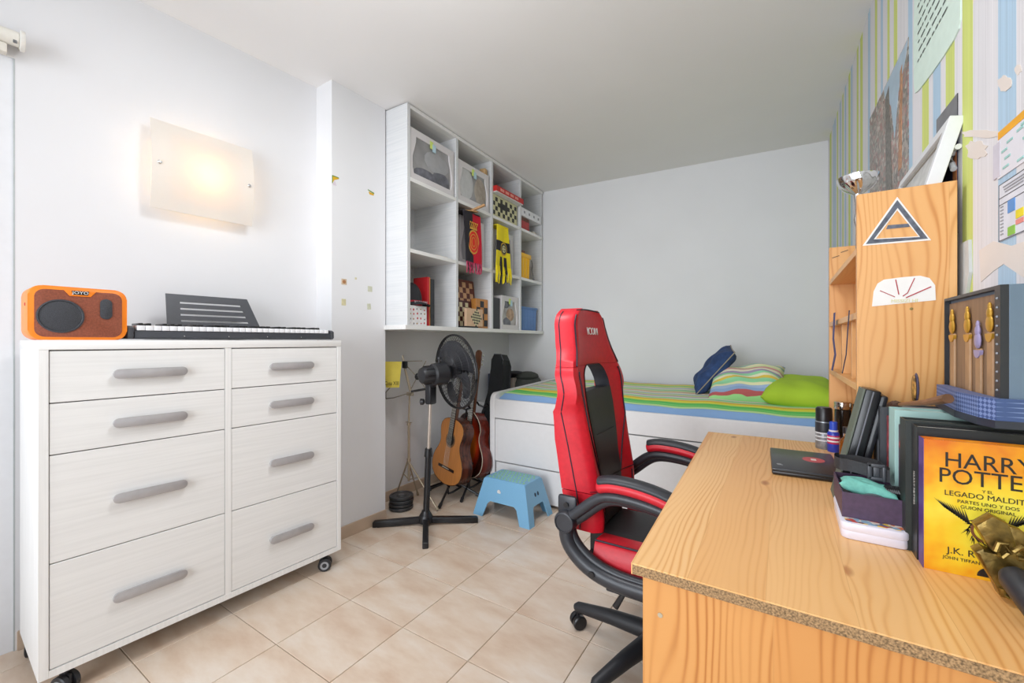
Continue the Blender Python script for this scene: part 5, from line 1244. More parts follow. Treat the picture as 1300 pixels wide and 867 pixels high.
for k in range(3): wpiece('print_line', [quadp(A, B, C, D, .1+.02*k, .09+.05*k), quadp(A, B, C, D, .7-.1*k, .09+.05*k), quadp(A, B, C, D, .7-.1*k, .07+.05*k), quadp(A, B, C, D, .1+.02*k, .07+.05*k)], mat('print_grey'), t, .003)

# ================================================================= things on the desk
# laptop
lt = thing('laptop', 'closed black laptop with red oval sticker lying flat on the desk', 'laptop', (-.022, 1.505, DZ), radians(2))
LPM = mat('laptop_black', '#323338', .35, var=.04)
build('base', MB().box((0, 0, .002), (.178, .285, .013), bev=.004), mat('laptop_base', '#1d1d20', .4), lt); lid = build('lid', MB().box((0, .0, .0135), (.178, .285, .0215), bev=.0035), LPM, lt)
lidp = MB(); lidp.prism(circ(0, 0, .030, 32, ry=.034), .0213, .0219, axis=2, M=Matrix.Translation((.118, .165, 0))); st1 = build('oval_sticker', lidp, mat('sticker_red', '#c4555a', .5), lt, smooth=False)
build('sticker_print', MB().box((.111, .155, .0218), (.125, .177, .0223)), mat('sticker_cream', '#e6d9d4', .5), st1, smooth=False)
build('lid_logo', MB().prism(circ(.020, .055, .007, 12), .0214, .0218).box((.016, .045, .0214), (.030, .051, .0218)), mat('logo_grey', '#9b9ca0', .4), lt, smooth=False)
build('hinge', MB().tube([(.01, .003, .0155), (.168, .003, .0155)], .0045, n=8), mat('laptop_base'), lt)
# bottles, in front of and inside the bay of the shelf unit
def can(name, label, cat, p, prof, n=28):
    t = thing(name, label, cat, p)
    for nm, pr_, mm_ in prof: build(nm, MB().lathe(pr_, n), mm_, t)
    return t
p = aty(1042, 568, 1.97); 
def onz(x, y): q = atz(x, y, DZ); return q
c1_ = onz(1046, 569)
t = can('spray_can', 'black capped grey spray can standing at the far end of the desk', 'spray can', c1_, [('body', [(.026, 0), (.027, .004), (.027, .100), (.0255, .104)], mat('can_silver', '#9aa0a6', .3, metal=.5, var=.2, scale=60)), ('label_band', [(.0272, .062), (.0274, .064), (.0274, .098), (.0272, .1)], mat('can_dark', '#2b2e34', .4)), ('cap', [(.0262, .104), (.0262, .150), (.022, .156), (0, .157)], BLACK2)])
ZUP = (0, 0, 1)
def curved_text(t, s, size, c, r, z, m, ang0, dphi):
    for i, ch_ in enumerate(s):
        if ch_ == ' ': continue
        a_ = ang0+dphi*(i-(len(s)-1)/2); n_ = Vector((cos(a_), sin(a_), 0)); text('lettering', ch_, size, frame(Vector(c)+n_*(r+.0002)+Vector((0, 0, z)), Vector((-sin(a_), cos(a_), 0)), ZUP), m, t, ext=.0002)
LTW = mat('lettering_white')
for k, zz in enumerate((.088, .079, .071)): curved_text(t, ('SHAVE', 'FOAM', 'FRESH')[k], .009, c1_, .0275, zz, mat('lettering_cyan', '#9fd6dd', .5) if k == 0 else LTW, radians(-118), .27) if k < 0 else None
for k in range(3): build('print_line', MB().lathe([(.0272, .030+.014*k), (.0276, .031+.014*k), (.0276, .034+.014*k), (.0272, .035+.014*k)], 28), mat('print_pale', '#d6dade', .5), t)
c2_ = onz(1057, 571)+Vector((0, -.03, 0))
t = can('deodorant', 'short blue spray bottle standing beside the black capped can', 'spray bottle', c2_, [('body', [(.0175, 0), (.0185, .003), (.0185, .068), (.015, .074)], mat('bottle_blue', '#2b3fae', .3)), ('red_label', [(.0186, .030), (.0189, .031), (.0189, .060), (.0186, .061)], mat('label_pink', '#c02f5a', .4)), ('collar', [(.014, .074), (.0145, .080)], mat('sheet_white')), ('cap', [(.0125, .080), (.0125, .108), (.011, .110), (0, .1105)], mat('cap_blue', '#2f4fc0', .35))])
curved_text(t, 'AXE', .022, c2_, .0188, .045, mat('lettering_red', '#e0485c', .5), radians(-112), .55) if False else None
for k in range(2): build('label_mark', MB().lathe([(.0186, .036+.013*k), (.0192, .037+.013*k), (.0192, .042+.013*k), (.0186, .043+.013*k)], 28), LTW, t)
AMB = mat('amber_glass', '#a8651c', .08, trans=.6); 
c3_ = onz(1073, 578)+Vector((0, -.045, 0))
t = can('perfume_bottle', 'square shouldered amber glass bottle with dark neck near the shelf unit', 'bottle', c3_, [('body', [(.0205, 0), (.0215, .003), (.0215, .052), (.018, .066), (.009, .074), (.0085, .076)], AMB), ('collar', [(.010, .076), (.0105, .080), (.0105, .086)], CHROME), ('cap', [(.0115, .086), (.0115, .108), (0, .109)], BLACK2)])
build('paper_label', MB().box((-.012, -.0222, .016), (.010, -.0214, .044)), mat('label_cream', '#e0c58f', .5), t, smooth=False)
for lab_, q, hh_ in (('tall dark jar with steel lid in the lowest bay of the shelf unit, left one', Vector((.205, 2.08, DZ)), .170), ('tall dark jar with steel lid in the lowest bay, right one', Vector((.262, 2.085, DZ)), .166)):
    can('lidded_jar', lab_, 'jar', q, [('glass', [(.024, 0), (.026, .004), (.026, hh_-.032), (.022, hh_-.028)], mat('jar_dark', '#221d18', .15)), ('lid', [(.0265, hh_-.028), (.0275, hh_-.026), (.0275, hh_-.015), (.0265, hh_-.0145), (.0265, hh_-.013), (.0275, hh_-.012), (.0275, hh_-.002), (.025, hh_), (0, hh_)], mat('steel_lid', '#c9c4ba', .2, metal=1))])

# upright black tablet-like case
t = thing('black_hard_case', 'tall black hard case leaning upright behind the purple box on the desk', 'case', (.112, 1.312, DZ+.0))
M = Matrix.Rotation(radians(12), 4, 'Y')
build('shell', MB().box((.0, 0, .012), (.030, .075, .298), bev=.004, M=M), mat('case_black', '#17181b', .3), t); build('green_face', MB().box((-.0045, .001, .014), (.0, .074, .296), bev=.001, M=M), mat('case_green', '#5d6458', .5), t, smooth=False)
build('rib', MB().box((.0135, -.0025, .016), (.016, 0.001, .294), M=M), mat('case_line', '#6e7078', .4), t, smooth=False); build('second_shell', MB().box((.0305, .006, .012), (.046, .07, .29), bev=.006, M=M), mat('case_black2', '#202126', .35), t)

# books and folders upright on the desk, spines to the left
def stand_book(label, x0, x1, y0, y1, h, cov, pages='#d8d3c8', rz=0, name='book', cat='book', group='upright books and folders on the desk', title=None, tcol=None, tsize=.012):
    t = thing(name, label, cat, (x0, y0, DZ), rz, group)
    W_, D_ = x1-x0, y1-y0; cv = .002
    mb = MB(); mb.box((0, 0, 0), (W_, cv, h)).box((0, D_-cv, 0), (W_, D_, h)).box((0, cv, 0), (cv, D_-cv, h))
    build('cover', mb, cov, t, smooth=False); build('pages', MB().box((cv+.0005, cv, .003), (W_-.003, D_-cv, h-.004)), mat('pages'+pages, pages, .8, var=.08, scale=400, stretch=(1, 1, .02)), t, smooth=False)
    if title:
        text('spine_lettering', title, tsize, frame(t.matrix_basis @ Vector((-.0006, D_/2, h*.52)), (0, 0, -1), (0, -1, 0)), tcol, t)
    return t
def xw(y): return xr(y)-.002
# front book
m, N, L, b = nodes_mat('orange_cover', .22)
tc = N.new('ShaderNodeTexCoord'); no = N.new('ShaderNodeTexNoise'); no.inputs['Scale'].default_value = 14; no.inputs['Detail'].default_value = 3; L.new(tc.outputs['Object'], no.inputs['Vector'])
mp = N.new('ShaderNodeMapping'); mp.inputs['Location'].default_value = (-.08, 0, -.095); L.new(tc.outputs['Object'], mp.inputs[0]); vm = N.new('ShaderNodeVectorMath'); vm.operation = 'LENGTH'; L.new(mp.outputs[0], vm.inputs[0])
f = math_node(N, L, 'ADD', math_node(N, L, 'MULTIPLY', vm.outputs['Value'], 5.5), math_node(N, L, 'MULTIPLY_ADD', no.outputs['Fac'], 1.1, -.55))
L.new(ramp(N, L, f, [(.1, '#f1e04a'), (.38, '#efc62c'), (.6, '#e89a1c'), (.85, '#d9701a')]), b.inputs['Base Color'])
HB = stand_book('orange and yellow book with big black title standing front cover out', .2165, .3735, 1.032, 1.060, .231, m, '#e6e2d8', title='HARRY POTTER', tcol=LTW, tsize=.013)
HB['label'] = 'thick orange and yellow hardback with big black title, front cover facing the room'
build('spine_wrap', MB().box((-.0012, .0, .0), (.0, .028, .231)), mat('spine_purple', '#5a3c86', .4, var=.2), HB, smooth=False)
TB = mat('title_black', '#241d14', .6)
cx_ = .0785
def ht(s, size, z, x=cx_, sx=1, name='lettering'): text(name, s, size, frame(HB.matrix_basis @ Vector((x, -.0006, z)), (1, 0, 0), ZUP), TB, HB, sx=sx, ext=.0003)
ht('HARRY', .037, .197, sx=.90); ht('POTTER', .037, .169, sx=.90); ht('Y EL', .007, .150); ht('LEGADO MALDITO', .0125, .140, sx=.98); ht('PARTES UNO Y DOS', .008, .128); ht('GUION ORIGINAL', .008, .119)
ht('J.K. ROWLING', .0155, .040); ht('JOHN TIFFANY & JACK THORNE', .0075, .027)
# plain generic emblem: a dark twiggy ring with two sprays of strokes
rd = random.Random(2); em_ = MB(); cz_ = .083
for k in range(46):
    a_ = rd.uniform(0, 2*pi); r_ = rd.uniform(.019, .024); l_ = rd.uniform(.006, .016); b2 = a_+rd.uniform(.6, 1.5)
    p = Vector((cx_+r_*cos(a_), 0, cz_+r_*sin(a_))); q = p+Vector((l_*cos(b2), 0, l_*sin(b2))); n_ = Vector((-(q-p).z, 0, (q-p).x)).normalized()*.0009
    em_._add([p+n_+Vector((0, -.0007, 0)), p-n_+Vector((0, -.0007, 0)), q+Vector((0, -.0007, 0))], [(0, 1, 2)])
for s in (-1, 1):
    for k in range(11):
        p = Vector((cx_+s*(.022+.0028*k), 0, cz_+.012+.0022*k)); q = p+Vector((s*(.006+.001*k), 0, .022-.001*k)); n_ = Vector((.0016, 0, 0))
        em_._add([p-n_*1.3+Vector((0, -.0007, -.004)), p+n_*1.3+Vector((0, -.0007, -.004)), q+Vector((0, -.0007, 0))], [(0, 1, 2)])
build('cover_print', em_, TB, HB, smooth=False, kind='stuff')
g = MB(); n = 28
v = [(cx_+.0205*cos(2*pi*k/n), -.0006, cz_+.0205*sin(2*pi*k/n)) for k in range(n)]+[(cx_+.0165*cos(2*pi*k/n), -.0006, cz_+.0165*sin(2*pi*k/n)) for k in range(n)]; g._add(v, [(k, (k+1) % n, n+(k+1) % n, n+k) for k in range(n)]); build('ring_print', g, mat('ring_brown', '#7a4a2a', .5), HB, smooth=False)
build('round_seal', MB().prism(circ(.082, .006, .016, 24, 0, pi), -.0008, -.0001, axis=1), BLACK2, HB, smooth=False)
B2 = stand_book('thick black book directly behind the orange one', .2135, xw(1.10), 1.063, 1.098, .247, mat('cover_black', '#1f2022', .35), title='HARRY POTTER', tcol=mat('spine_grey', '#a9a5a0', .6), tsize=.009)
B3 = stand_book('wide black folder with dark green tinted edge, second behind the orange book', .205, xw(1.15), 1.102, 1.148, .252, mat('cover_blackgreen', '#2b302e', .4), pages='#4a524e')
B4 = stand_book('purple book with red dot on its spine among the folders', .211, xw(1.20), 1.156, 1.192, .230, mat('cover_purple', '#4b2746', .35))
build('spine_dot', MB().prism(circ(.018, .19, .009, 14), -.0008, 0, axis=0), mat('dot_red', '#cf4446', .5), B4, smooth=False)
B5 = stand_book('pale mint ring folder, tall, among the dark books', .207, xw(1.28), 1.206, 1.262, .258, mat('cover_mint', '#a9ccc6', .45, var=.02), pages='#bcd4cf', name='ring_binder', cat='folder')
B6 = stand_book('thin comic with red and white spine between mint and black folders', .2065, xw(1.28)-.06, 1.268, 1.282, .235, mat('cover_comic', '#9d3a42', .4, var=.5, scale=50), pages='#e2ded2')
B7 = stand_book('black ring folder nearest the pine shelf side', .197, xw(1.36), 1.296, 1.372, .252, mat('cover_charcoal', '#3a3d42', .45, var=.03), pages='#8b8d90', name='ring_binder', cat='folder')
build('label_print', MB().box((-.0007, .02, .10), (0, .045, .17)), mat('label_greyish', '#6c6f76', .5), B7, smooth=False)

# white tin and purple box
t = thing('pencil_tin', 'white rounded metal tin with comic print lid under the purple box', 'tin', (.106, 1.098, DZ), radians(-1))
TW_ = mat('tin_white', '#e2dde8', .3, var=.02); W_, D_ = .105, .185
build('base', MB().prism(rrect(0, 0, W_, D_, .014), 0, .018, bev=.003), TW_, t); lid = build('lid', MB().prism(rrect(-.0015, -.0015, W_+.0015, D_+.0015, .0155), .0165, .034, bev=.004), TW_, t)
m, N, L, b = nodes_mat('comic_print', .3)
tc = N.new('ShaderNodeTexCoord'); vo = N.new('ShaderNodeTexVoronoi'); vo.inputs['Scale'].default_value = 85; L.new(tc.outputs['Object'], vo.inputs['Vector']); s2 = N.new('ShaderNodeSeparateColor'); L.new(vo.outputs['Color'], s2.inputs[0])
L.new(ramp(N, L, s2.outputs[0], [(0, '#d9763f'), (.25, '#8fb2c9'), (.4, '#e5c04a'), (.52, '#6a4a60'), (.62, '#e8dcd0'), (.8, '#c8483c'), (.92, '#4f6a8c')], 'CONSTANT'), b.inputs['Base Color'])
build('printed_lid', MB().prism(rrect(.007, .007, W_-.007, D_-.007, .008), .034, .0345), m, t, smooth=False)
bz = DZ+.0348
t = thing('purple_box', 'open dark purple cardboard box holding straps and a teal cushion on the white tin', 'box', (.110, 1.128, bz))
PUR = mat('purple_card', '#4a3650', .5, var=.12, scale=90); W_, D_, hh_ = .098, .165, .052
mb = MB(); mb.box((0, 0, 0), (W_, .0025, hh_)); build('front_side', mb, PUR, t, smooth=False)
build('back_side', MB().box((0, D_-.0025, 0), (W_, D_, hh_)), PUR, t, smooth=False); build('left_side', MB().box((0, .0025, 0), (.0025, D_-.0025, hh_)), PUR, t, smooth=False); build('right_side', MB().box((W_-.0025, .0025, 0), (W_, D_-.0025, hh_)), PUR, t, smooth=False); build('bottom', MB().box((.0025, .0025, 0), (W_-.0025, D_-.0025, .002)), PUR, t, smooth=False)
t = thing('black_pouch', 'flat black pouch filling the bottom of the purple box', 'pouch', (.116, 1.136, bz+.0022)); build('body', MB().box((0, 0, 0), (.085, .15, .038), bev=.006), BLACK, t)
TEAL = mat('teal_cloth', '#6fb5a8', .8, var=.08, scale=90, bump=.1)
pillow('wrist_cushion', 'small teal padded cushion lying in the purple box', 'cushion', (.158, 1.165, bz+.056), (.95, -.12, -.16), (.1, .95, .0), .050, .026, .016, TEAL, seed=3, wr=.0015)
t = thing('grey_disc', 'grey round disc standing in the purple box in front of the teal cushion', 'disc', (.163, 1.139, bz+.040)); build('disc', MB().lathe([(.001, -.003), (.027, -.003), (.028, 0), (.027, .003), (.001, .003)], 30, M=Matrix.Translation((0, 0, -.008)) @ Matrix.Rotation(pi/2, 4, 'X') @ Matrix.Diagonal((1, .8, 1, 1))), mat('disc_grey', '#5d5f66', .5), t)
# black strap with buckle looped over the box
STR2 = mat('strap_black', '#2b2c30', .65, var=.1, scale=300, bump=.1)
t = thing('buckled_strap', 'black webbing strap with plastic buckle coiled on the purple box', 'strap', (.15, 1.21, bz+.075))
def strap(pts, wd, th=.0022, name='webbing'):
    def fn(u, v):
        k = v*(len(pts)-1); i = min(int(k), len(pts)-2); return Vector(pts[i]).lerp(Vector(pts[i+1]), k-i)+Vector((0, 0, (u-.5)*wd))
    build(name, MB().slab(fn, 2, 30, lambda u, v: (0, th, 0)), STR2, t, world=True)
zz = bz+.098
strap([(.118+.012*cos(a_), 1.235+.030*sin(a_), zz-.006) for a_ in [pi*.5+k*pi/8 for k in range(9)]]+[(.13, 1.195, zz-.004), (.165, 1.185, zz-.008), (.195, 1.178, zz-.014)], .026)
strap([(.118, 1.27, zz-.01), (.15, 1.262, zz-.006), (.185, 1.245, zz-.008), (.2, 1.21, zz-.014), (.195, 1.18, zz-.014)], .024)
build('buckle', MB().box((.158, 1.176, zz-.024), (.166, 1.184, zz+.010), bev=.002).box((.182, 1.172, zz-.026), (.188, 1.180, zz+.006), bev=.002).box((.158, 1.176, zz+.002), (.188, 1.181, zz+.010), bev=.002).box((.158, 1.176, zz-.026), (.188, 1.181, zz-.018), bev=.002).box((.168, 1.177, zz-.018), (.178, 1.181, zz+.003), bev=.001), mat('buckle_grey', '#3f4248', .4), t, world=True, kind=None)
t = thing('coiled_cord', 'black spiral wound roll sticking out over the right side of the purple box', 'cord roll', (.20, 1.185, bz+.058))
ps = [Vector((-.008+.036*k/120, .0105*cos(k*2*pi/10), .002+.0105*sin(k*2*pi/10))) for k in range(121)]
build('coil', MB().tube([(p.x-.008, p.y-.03, p.z) for p in ps], .0022, n=6), BLACK2, t); build('core', MB().tube([(-.018, -.03, .002), (.020, -.03, .002)], .0095, n=12), BLACK, t)

# collector box with four rods, on top of the books
zb2 = 1.012
t = thing('collector_box', 'display box with blue patterned base and four crested rods on top of the books', 'display box', (.315, 1.03, zb2), 0)
BXD, BXL, BXH = .050, .285, .238
Mx2 = Matrix()
CBL = mat('box_slate', '#66788c', .6, var=.03); CWD = mat('inlay_brown', '#8d6f55', .6, var=.12, stretch=(2, 40, 2), scale=2); CBK = mat('frame_black', '#25262b', .4)
build('back_box', MB().box((.004, 0, 0), (BXD, BXL, BXH), bev=.001), CBL, t, smooth=False)
build('inlay', MB().box((.0015, .022, .03), (.0045, BXL-.004, BXH-.012)), CWD, t, smooth=False)
fm = MB(); fm.box((-.006, 0, 0), (.004, .022, BXH)).box((-.006, .022, BXH-.006), (.004, BXL, BXH)).box((-.006, BXL-.004, 0), (.004, BXL, BXH-.006)); build('black_frame', fm, CBK, t, smooth=False)
for k in range(13): build('frame_bead', MB().sphere((-.006, .011, .03+.0155*k), .0022, n=8), mat('bead_grey', '#8d9096', .4), t)
GLD2 = mat('crest_gold2', '#c79a3b', .35, metal=.5); PALE = mat('rod_wood', '#a98460', .5, var=.1); LIL = mat('crest_lilac', '#9a8fb4', .4)
for k, (yy, mm_, ztop) in enumerate(((.245, GLD2, .205), (.158, GLD2, .205), (.105, LIL, .175), (.052, GLD2, .205))):
    build('rod', MB().box((-.0035, yy-.012, .03), (.0015, yy+.012, ztop-.045), bev=.002), PALE, t, smooth=False)
    cr = build('rod_crest', MB().sphere((-.003, yy, ztop-.03), 1, sx=.004, sy=.014, sz=.016, n=12).sphere((-.003, yy, ztop-.012), 1, sx=.004, sy=.009, sz=.012, n=10).sphere((-.003, yy, ztop), 1, sx=.003, sy=.005, sz=.008, n=8).prism(circ(yy, ztop-.048, .015, 16, pi, 2*pi), -.005, 0, axis=0), mm_, t)
PATN = checker('blue_pattern', '#3e5283', '#7688b5', 130, axes=(1, 2)); PATX = checker('blue_pattern_x', '#3e5283', '#8fa0c8', 60, axes=(0, 2))
bs = build('base_tray', MB().prism([(-.026, .02), (-.034, .10), (-.022, .268), (-.006, .270), (-.006, 0), (.03, 0), (.03, -.010), (-.014, -.012)], -.0, .048, axis=2), PATN, t, smooth=False)
build('dark_plinth', MB().prism([(-.028, .018), (-.036, .10), (-.024, .270), (-.006, .272), (-.006, -.002), (.03, -.002), (.03, -.012), (-.016, -.014)], -.0005, .012, axis=2), mat('plinth_dark', '#2c2f3c', .5), t, smooth=False)
text('lettering', 'DIAGON', .022, frame(t.matrix_basis @ Vector((-.051, .15, .033)), (.0857, -1, 0), ZUP), mat('lettering_lilac', '#b9a9c9', .5), t) if False else None
# oval tag and leaning rod
t = thing('crest_tag', 'upright oval golden crest tag at the left end of the display box base', 'tag', Vector((.268, 1.300, 1.030)))
build('disc', MB().sphere((-.012, .0, .018), 1, sx=.0035, sy=.017, sz=.031, n=16), mat('crest_mix', '#a87c3e', .5, var=.5, scale=120), t); build('dark_back', MB().sphere((-.008, .0, .020), 1, sx=.004, sy=.019, sz=.034, n=16), mat('tag_dark', '#4a4458', .5), t)
t = thing('wooden_wand', 'thin carved brown stick leaning on the books in front of the display box', 'stick', Vector((.225, 1.26, 1.014)))
build('shaft', MB().tube([(.0, .0, .0), (.025, -.08, .016), (.040, -.155, .034)], [.004, .0065, .009], n=10), mat('wand_brown', '#7d5638', .5, var=.2), t); build('handle', MB().tube([(-.012, .035, -.006), (-.006, .02, -.003), (0, 0, 0)], [.005, .009, .006], n=10).sphere((-.004, .014, -.002), .009, n=8), mat('wand_dark', '#4a3326', .5), t)

# ornate brass object with a black grip in front of the book
BRS = mat('antique_brass', '#8a713a', .32, metal=.75, var=.3, scale=60, bump=.25)
D0 = Vector((.285, .985, DZ))
t = thing('brass_handle', 'ornate antique brass knife hilt with black grip lying at the right edge of the desk', 'ornament', D0)
def P2(x, y): p = aty(x, y, .985); return (p.x, p.z)
build('guard_block', MB().prism([P2(*q) for q in ((1233, 662), (1254, 650), (1274, 660), (1285, 690), (1266, 706), (1250, 690))], .965, .990, axis=1, bev=.003), BRS, t, world=True)
build('lower_guard', MB().prism([P2(*q) for q in ((1230, 692), (1240, 688), (1262, 700), (1282, 690), (1300, 700), (1300, 742), (1277, 752), (1262, 748), (1256, 734))], .958, .985, axis=1, bev=.004), BRS, t, world=True)
for q_, y_ in ((((1254, 690), (1258, 680), (1268, 681), (1270, 692), (1262, 698), (1257, 694)), .956), (((1275, 690), (1285, 684), (1296, 690), (1290, 700), (1280, 698)), .954), (((1262, 735), (1262, 742), (1269, 746), (1273, 739), (1268, 734)), .954)):
    build('scroll', MB().tube([Vector((P2(x, y)[0], y_, P2(x, y)[1])) for x, y in q_], .004, n=8), BRS, t, world=True)
build('rib', MB().tube([Vector((P2(x, y)[0], .955, P2(x, y)[1])) for x, y in ((1262, 712), (1275, 722), (1290, 716), (1300, 724))], .0045, n=8), BRS, t, world=True)
build('upper_wing', MB().prism([P2(*q) for q in ((1274, 662), (1290, 668), (1320, 690), (1320, 712), (1290, 700), (1278, 690))], .968, .984, axis=1, bev=.003), BRS, t, world=True)
a_ = atd(1283, 738, .90/1.3); g0 = Vector((.300, .935, DZ+.030)); g1_ = Vector((.322, .80, DZ+.028))
a_ = aty(1284, 728, .945); b2_ = aty(1335, 790, .875); b2_.x = min(b2_.x, .36)
a_.z = max(a_.z, DZ+.024); b2_.z = DZ+.0205
build('grip', MB().tube([a_, a_.lerp(b2_, .15), b2_], [.015, .020, .020], n=18), mat('grip_black', '#2b2c30', .4), t, world=True)

# ================================================================= gaming chair (faces +x, centre line y = 1.60)
CHC = Vector((-.365, 1.545, 0))
ch = thing('gaming_chair', 'red and black high backed gaming chair pulled up to the desk', 'office chair', CHC)
CY_ = 1.62
def interp(tab, z):
    if z <= tab[0][0]: return tab[0][1]
    for (a, b_), (c, d_) in zip(tab, tab[1:]):
        if a <= z <= c:
            k = (z-a)/(c-a); k = k*k*(3-2*k) if False else k; return b_+(d_-b_)*k
    return tab[-1][1]
THT = [(.44, .09), (.62, .10), (.80, .09), (.92, .066), (1.0, .052), (1.08, .050), (1.14, .062), (1.28, .066)]
xcT = [(.44, -.575), (.52, -.565), (.62, -.575), (.76, -.60), (.90, -.625), (1.04, -.645), (1.16, -.660), (1.28, -.668)]
wT = [(.44, .205), (.52, .215), (.62, .228), (.76, .236), (.90, .250), (.97, .262), (1.03, .262), (1.075, .235), (1.125, .202), (1.18, .182), (1.23, .168), (1.255, .154), (1.272, .130), (1.285, .09)]
pT = [(.44, .105), (.60, .108), (.70, .112), (.80, .128), (.90, .138), (.95, .135), (1.0, .128), (1.035, .112), (1.06, .085), (1.075, .04)]
wS = lambda z: (interp(wT, z-.008)+interp(wT, z+.008)+interp(wT, z))/3
pS = lambda z: (interp(pT, z-.008)+interp(pT, z+.008)+interp(pT, z))/3
def bf(s, z, out=0):
    """front surface of the back; s is the signed lateral distance"""
    w_ = wS(z); k = min(1, abs(s)/w_)
    bul = .055*k**2.2*(1 if z < 1.0 else max(.35, 1-(z-1.0)*3)) - (.045 if z < .9 else max(.018, .045-.4*(z-.9)))*max(0, k-.88)/.12
    return Vector((interp(xcT, z)+bul+out, CY_+s, z))
TH = .095
def bslab(z0, z1, sf0, sf1, nu, nv, th=TH, out=0, puff=0):
    def fn(u, v):
        z = z0+(z1-z0)*v; a, b_ = sf0(z), sf1(z); p = bf(a+(b_-a)*u, z, out)
        if puff: p.x += puff*(sin(pi*min(max(u, .0), 1)))**.6*(sin(pi*v))**.35
        return p
    def tf(u, v):
        z = z0+(z1-z0)*v;  a, b_ = sf0(z), sf1(z); s_ = a+(b_-a)*u; w_ = wS(z); k = min(1, abs(s_)/w_)
        return Vector((-interp(THT, z)*th/TH-(.055*k**2.2-.045*max(0, k-.86)/.14)*(.85 if z < .9 else .45)-.018*k**2*math.exp(-((z-1.02)/.10)**2), 0, 0))
    return MB().slab(fn, nu, nv, tf)
ZH = 1.062  # top of the opening
red_side = lambda s: (lambda z: s*pS(z), lambda z: s*wS(z))
for s in (-1, 1):
    a, b_ = red_side(s)
    build('side_bolster', bslab(.62, 1.062, a, b_, 10, 30), RED, ch, world=True, ang=60)
    build('lower_side', bslab(.475, .617, lambda z: s*.106, lambda z: s*wS(z), 10, 10), RED, ch, world=True, ang=60)
build('headrest', bslab(1.063, 1.285, lambda z: -wS(z), lambda z: wS(z), 26, 18, puff=.006), RED, ch, world=True, ang=60)
build('back_cushion', bslab(.62, .965, lambda z: -pS(z)+.001, lambda z: pS(z)-.001, 16, 20, th=.07, out=.004, puff=.012), BLACKL, ch, world=True, ang=60)
build('lumbar_cushion', bslab(.448, .617, lambda z: -.104, lambda z: .104, 14, 10, th=.06, out=.004, puff=.014), BLACKL, ch, world=True, ang=60)
# rim of the opening
rimp = []
zs_ = [.955+.0075*k for k in range(16)]
for z in zs_: rimp.append((-pS(z), z))
rimp += [(-.02, 1.072), (.02, 1.072)]
for z in zs_[::-1]: rimp.append((pS(z), z))
def rimf(u, v):
    k = u*(len(rimp)-1); i = min(int(k), len(rimp)-2); f_ = k-i; s_ = rimp[i][0]*(1-f_)+rimp[i+1][0]*f_; z = rimp[i][1]*(1-f_)+rimp[i+1][1]*f_
    p = bf(s_*.985, min(z, 1.068)-.003); return p+Vector((.004-.066*v, 0, 0))
build('opening_lining', MB().slab(rimf, 60, 3, lambda u, v: (0, 0, .001) ), mat('lining_navy', '#22252f', .6), ch, world=True, ang=60)
def pipe(pts, r=.0032, name='piping'): build(name, MB().tube(pts, r, n=6), PIPING, ch, world=True)
for s in (-1, 1):
    pipe([bf(s*wS(z)*.80, z, .001) for z in [.478+.0073*k for k in range(19)]])
    pipe([bf(s*(wS(z)*(.84 if z > .84 else .84-(.84-z)*1.7)), z, .002) for z in [.625+.012*k for k in range(36)]])
    pipe([bf(s*wS(z)*.93, z, .003) for z in [1.065+.008*k for k in range(25)]])
    pipe([bf(s*wS(z)*1.0, z, -.050) for z in [.48+.0107*k for k in range(75)]], .0025)
pipe([bf(s_*.0114, 1.276+.008*(1-(s_/10)**2), .0) for s_ in range(-10, 11)])
for s in (-1, 1): build('seam', MB().tube([bf(s*(.107+.012*k), .6185+.0007*k*(1 if s < 0 else 1), .001) for k in range(11)], .0015, n=5), PIPING, ch, world=True)
build('seam', MB().tube([bf(-.115+.0115*k, .80, .0185*(sin(pi*min(max(k/20, .02), .98)))**.6+.002) for k in range(21)], .0013, n=5), mat('seam_dark', '#161618', .7), ch, world=True)
tz = 1.195; tpos = bf(-.0, tz, .0145)
text('lettering', 'ICON', .042, frame(tpos+Vector((0, .008, 0)), (0, 1, 0), (-.13, 0, 1)), mat('lettering_white', '#e8e8e8', .5), ch, ext=.0015, sx=1.05)
# seat
def seatf(x0, x1, y0, y1, zc_, puff, nu=12, nv=14, th=.09, edge=0):
    def fn(u, v):
        x = x0+(x1-x0)*u; y = y0+(y1-y0)*v
        z = zc_+puff*(sin(pi*min(1, max(0, u)))**.4)*(sin(pi*min(1, max(0, v)))**.4)+.02*((y-CY_)/.25)**2 - .03*max(0, (x+.25)/.25)**2
        return (x, y, z)
    return MB().slab(fn, nu, nv, lambda u, v: (0, 0, -th))
SZ = .452
build('seat_centre', seatf(-.60, -.36, CY_-.135, CY_+.135, SZ-.008, .014), BLACKL, ch, world=True, ang=60)
build('seat_centre', seatf(-.358, -.10, CY_-.135, CY_+.135, SZ-.008, .014), BLACKL, ch, world=True, ang=60)
for s in (-1, 1):
    def fn(u, v, s=s):
        x = -.545+.465*u; w_ = .137+(.112)*v; y = CY_+s*w_; z = SZ+.0+.010*sin(pi*min(1, v*.62+.05))-.05*max(0, v-.82)/.18*.9 - .03*max(0, (x+.25)/.25)**2
        return (x, y, z)
    build('seat_bolster', MB().slab(fn, 14, 14, lambda u, v: (0, 0, -.065)), RED, ch, world=True, ang=60)
    pipe([Vector(fn(k/16, .80))+Vector((0, 0, .001)) for k in range(17)])
def ff(u, v): return (-.10+.085*sin(v*pi/2), CY_-.22+.44*u, SZ+.004-.03*.36-.075*(1-cos(v*pi/2)))
build('seat_front', MB().slab(ff, 14, 10, lambda u, v: (-.03, 0, -.02)), RED, ch, world=True, ang=60)
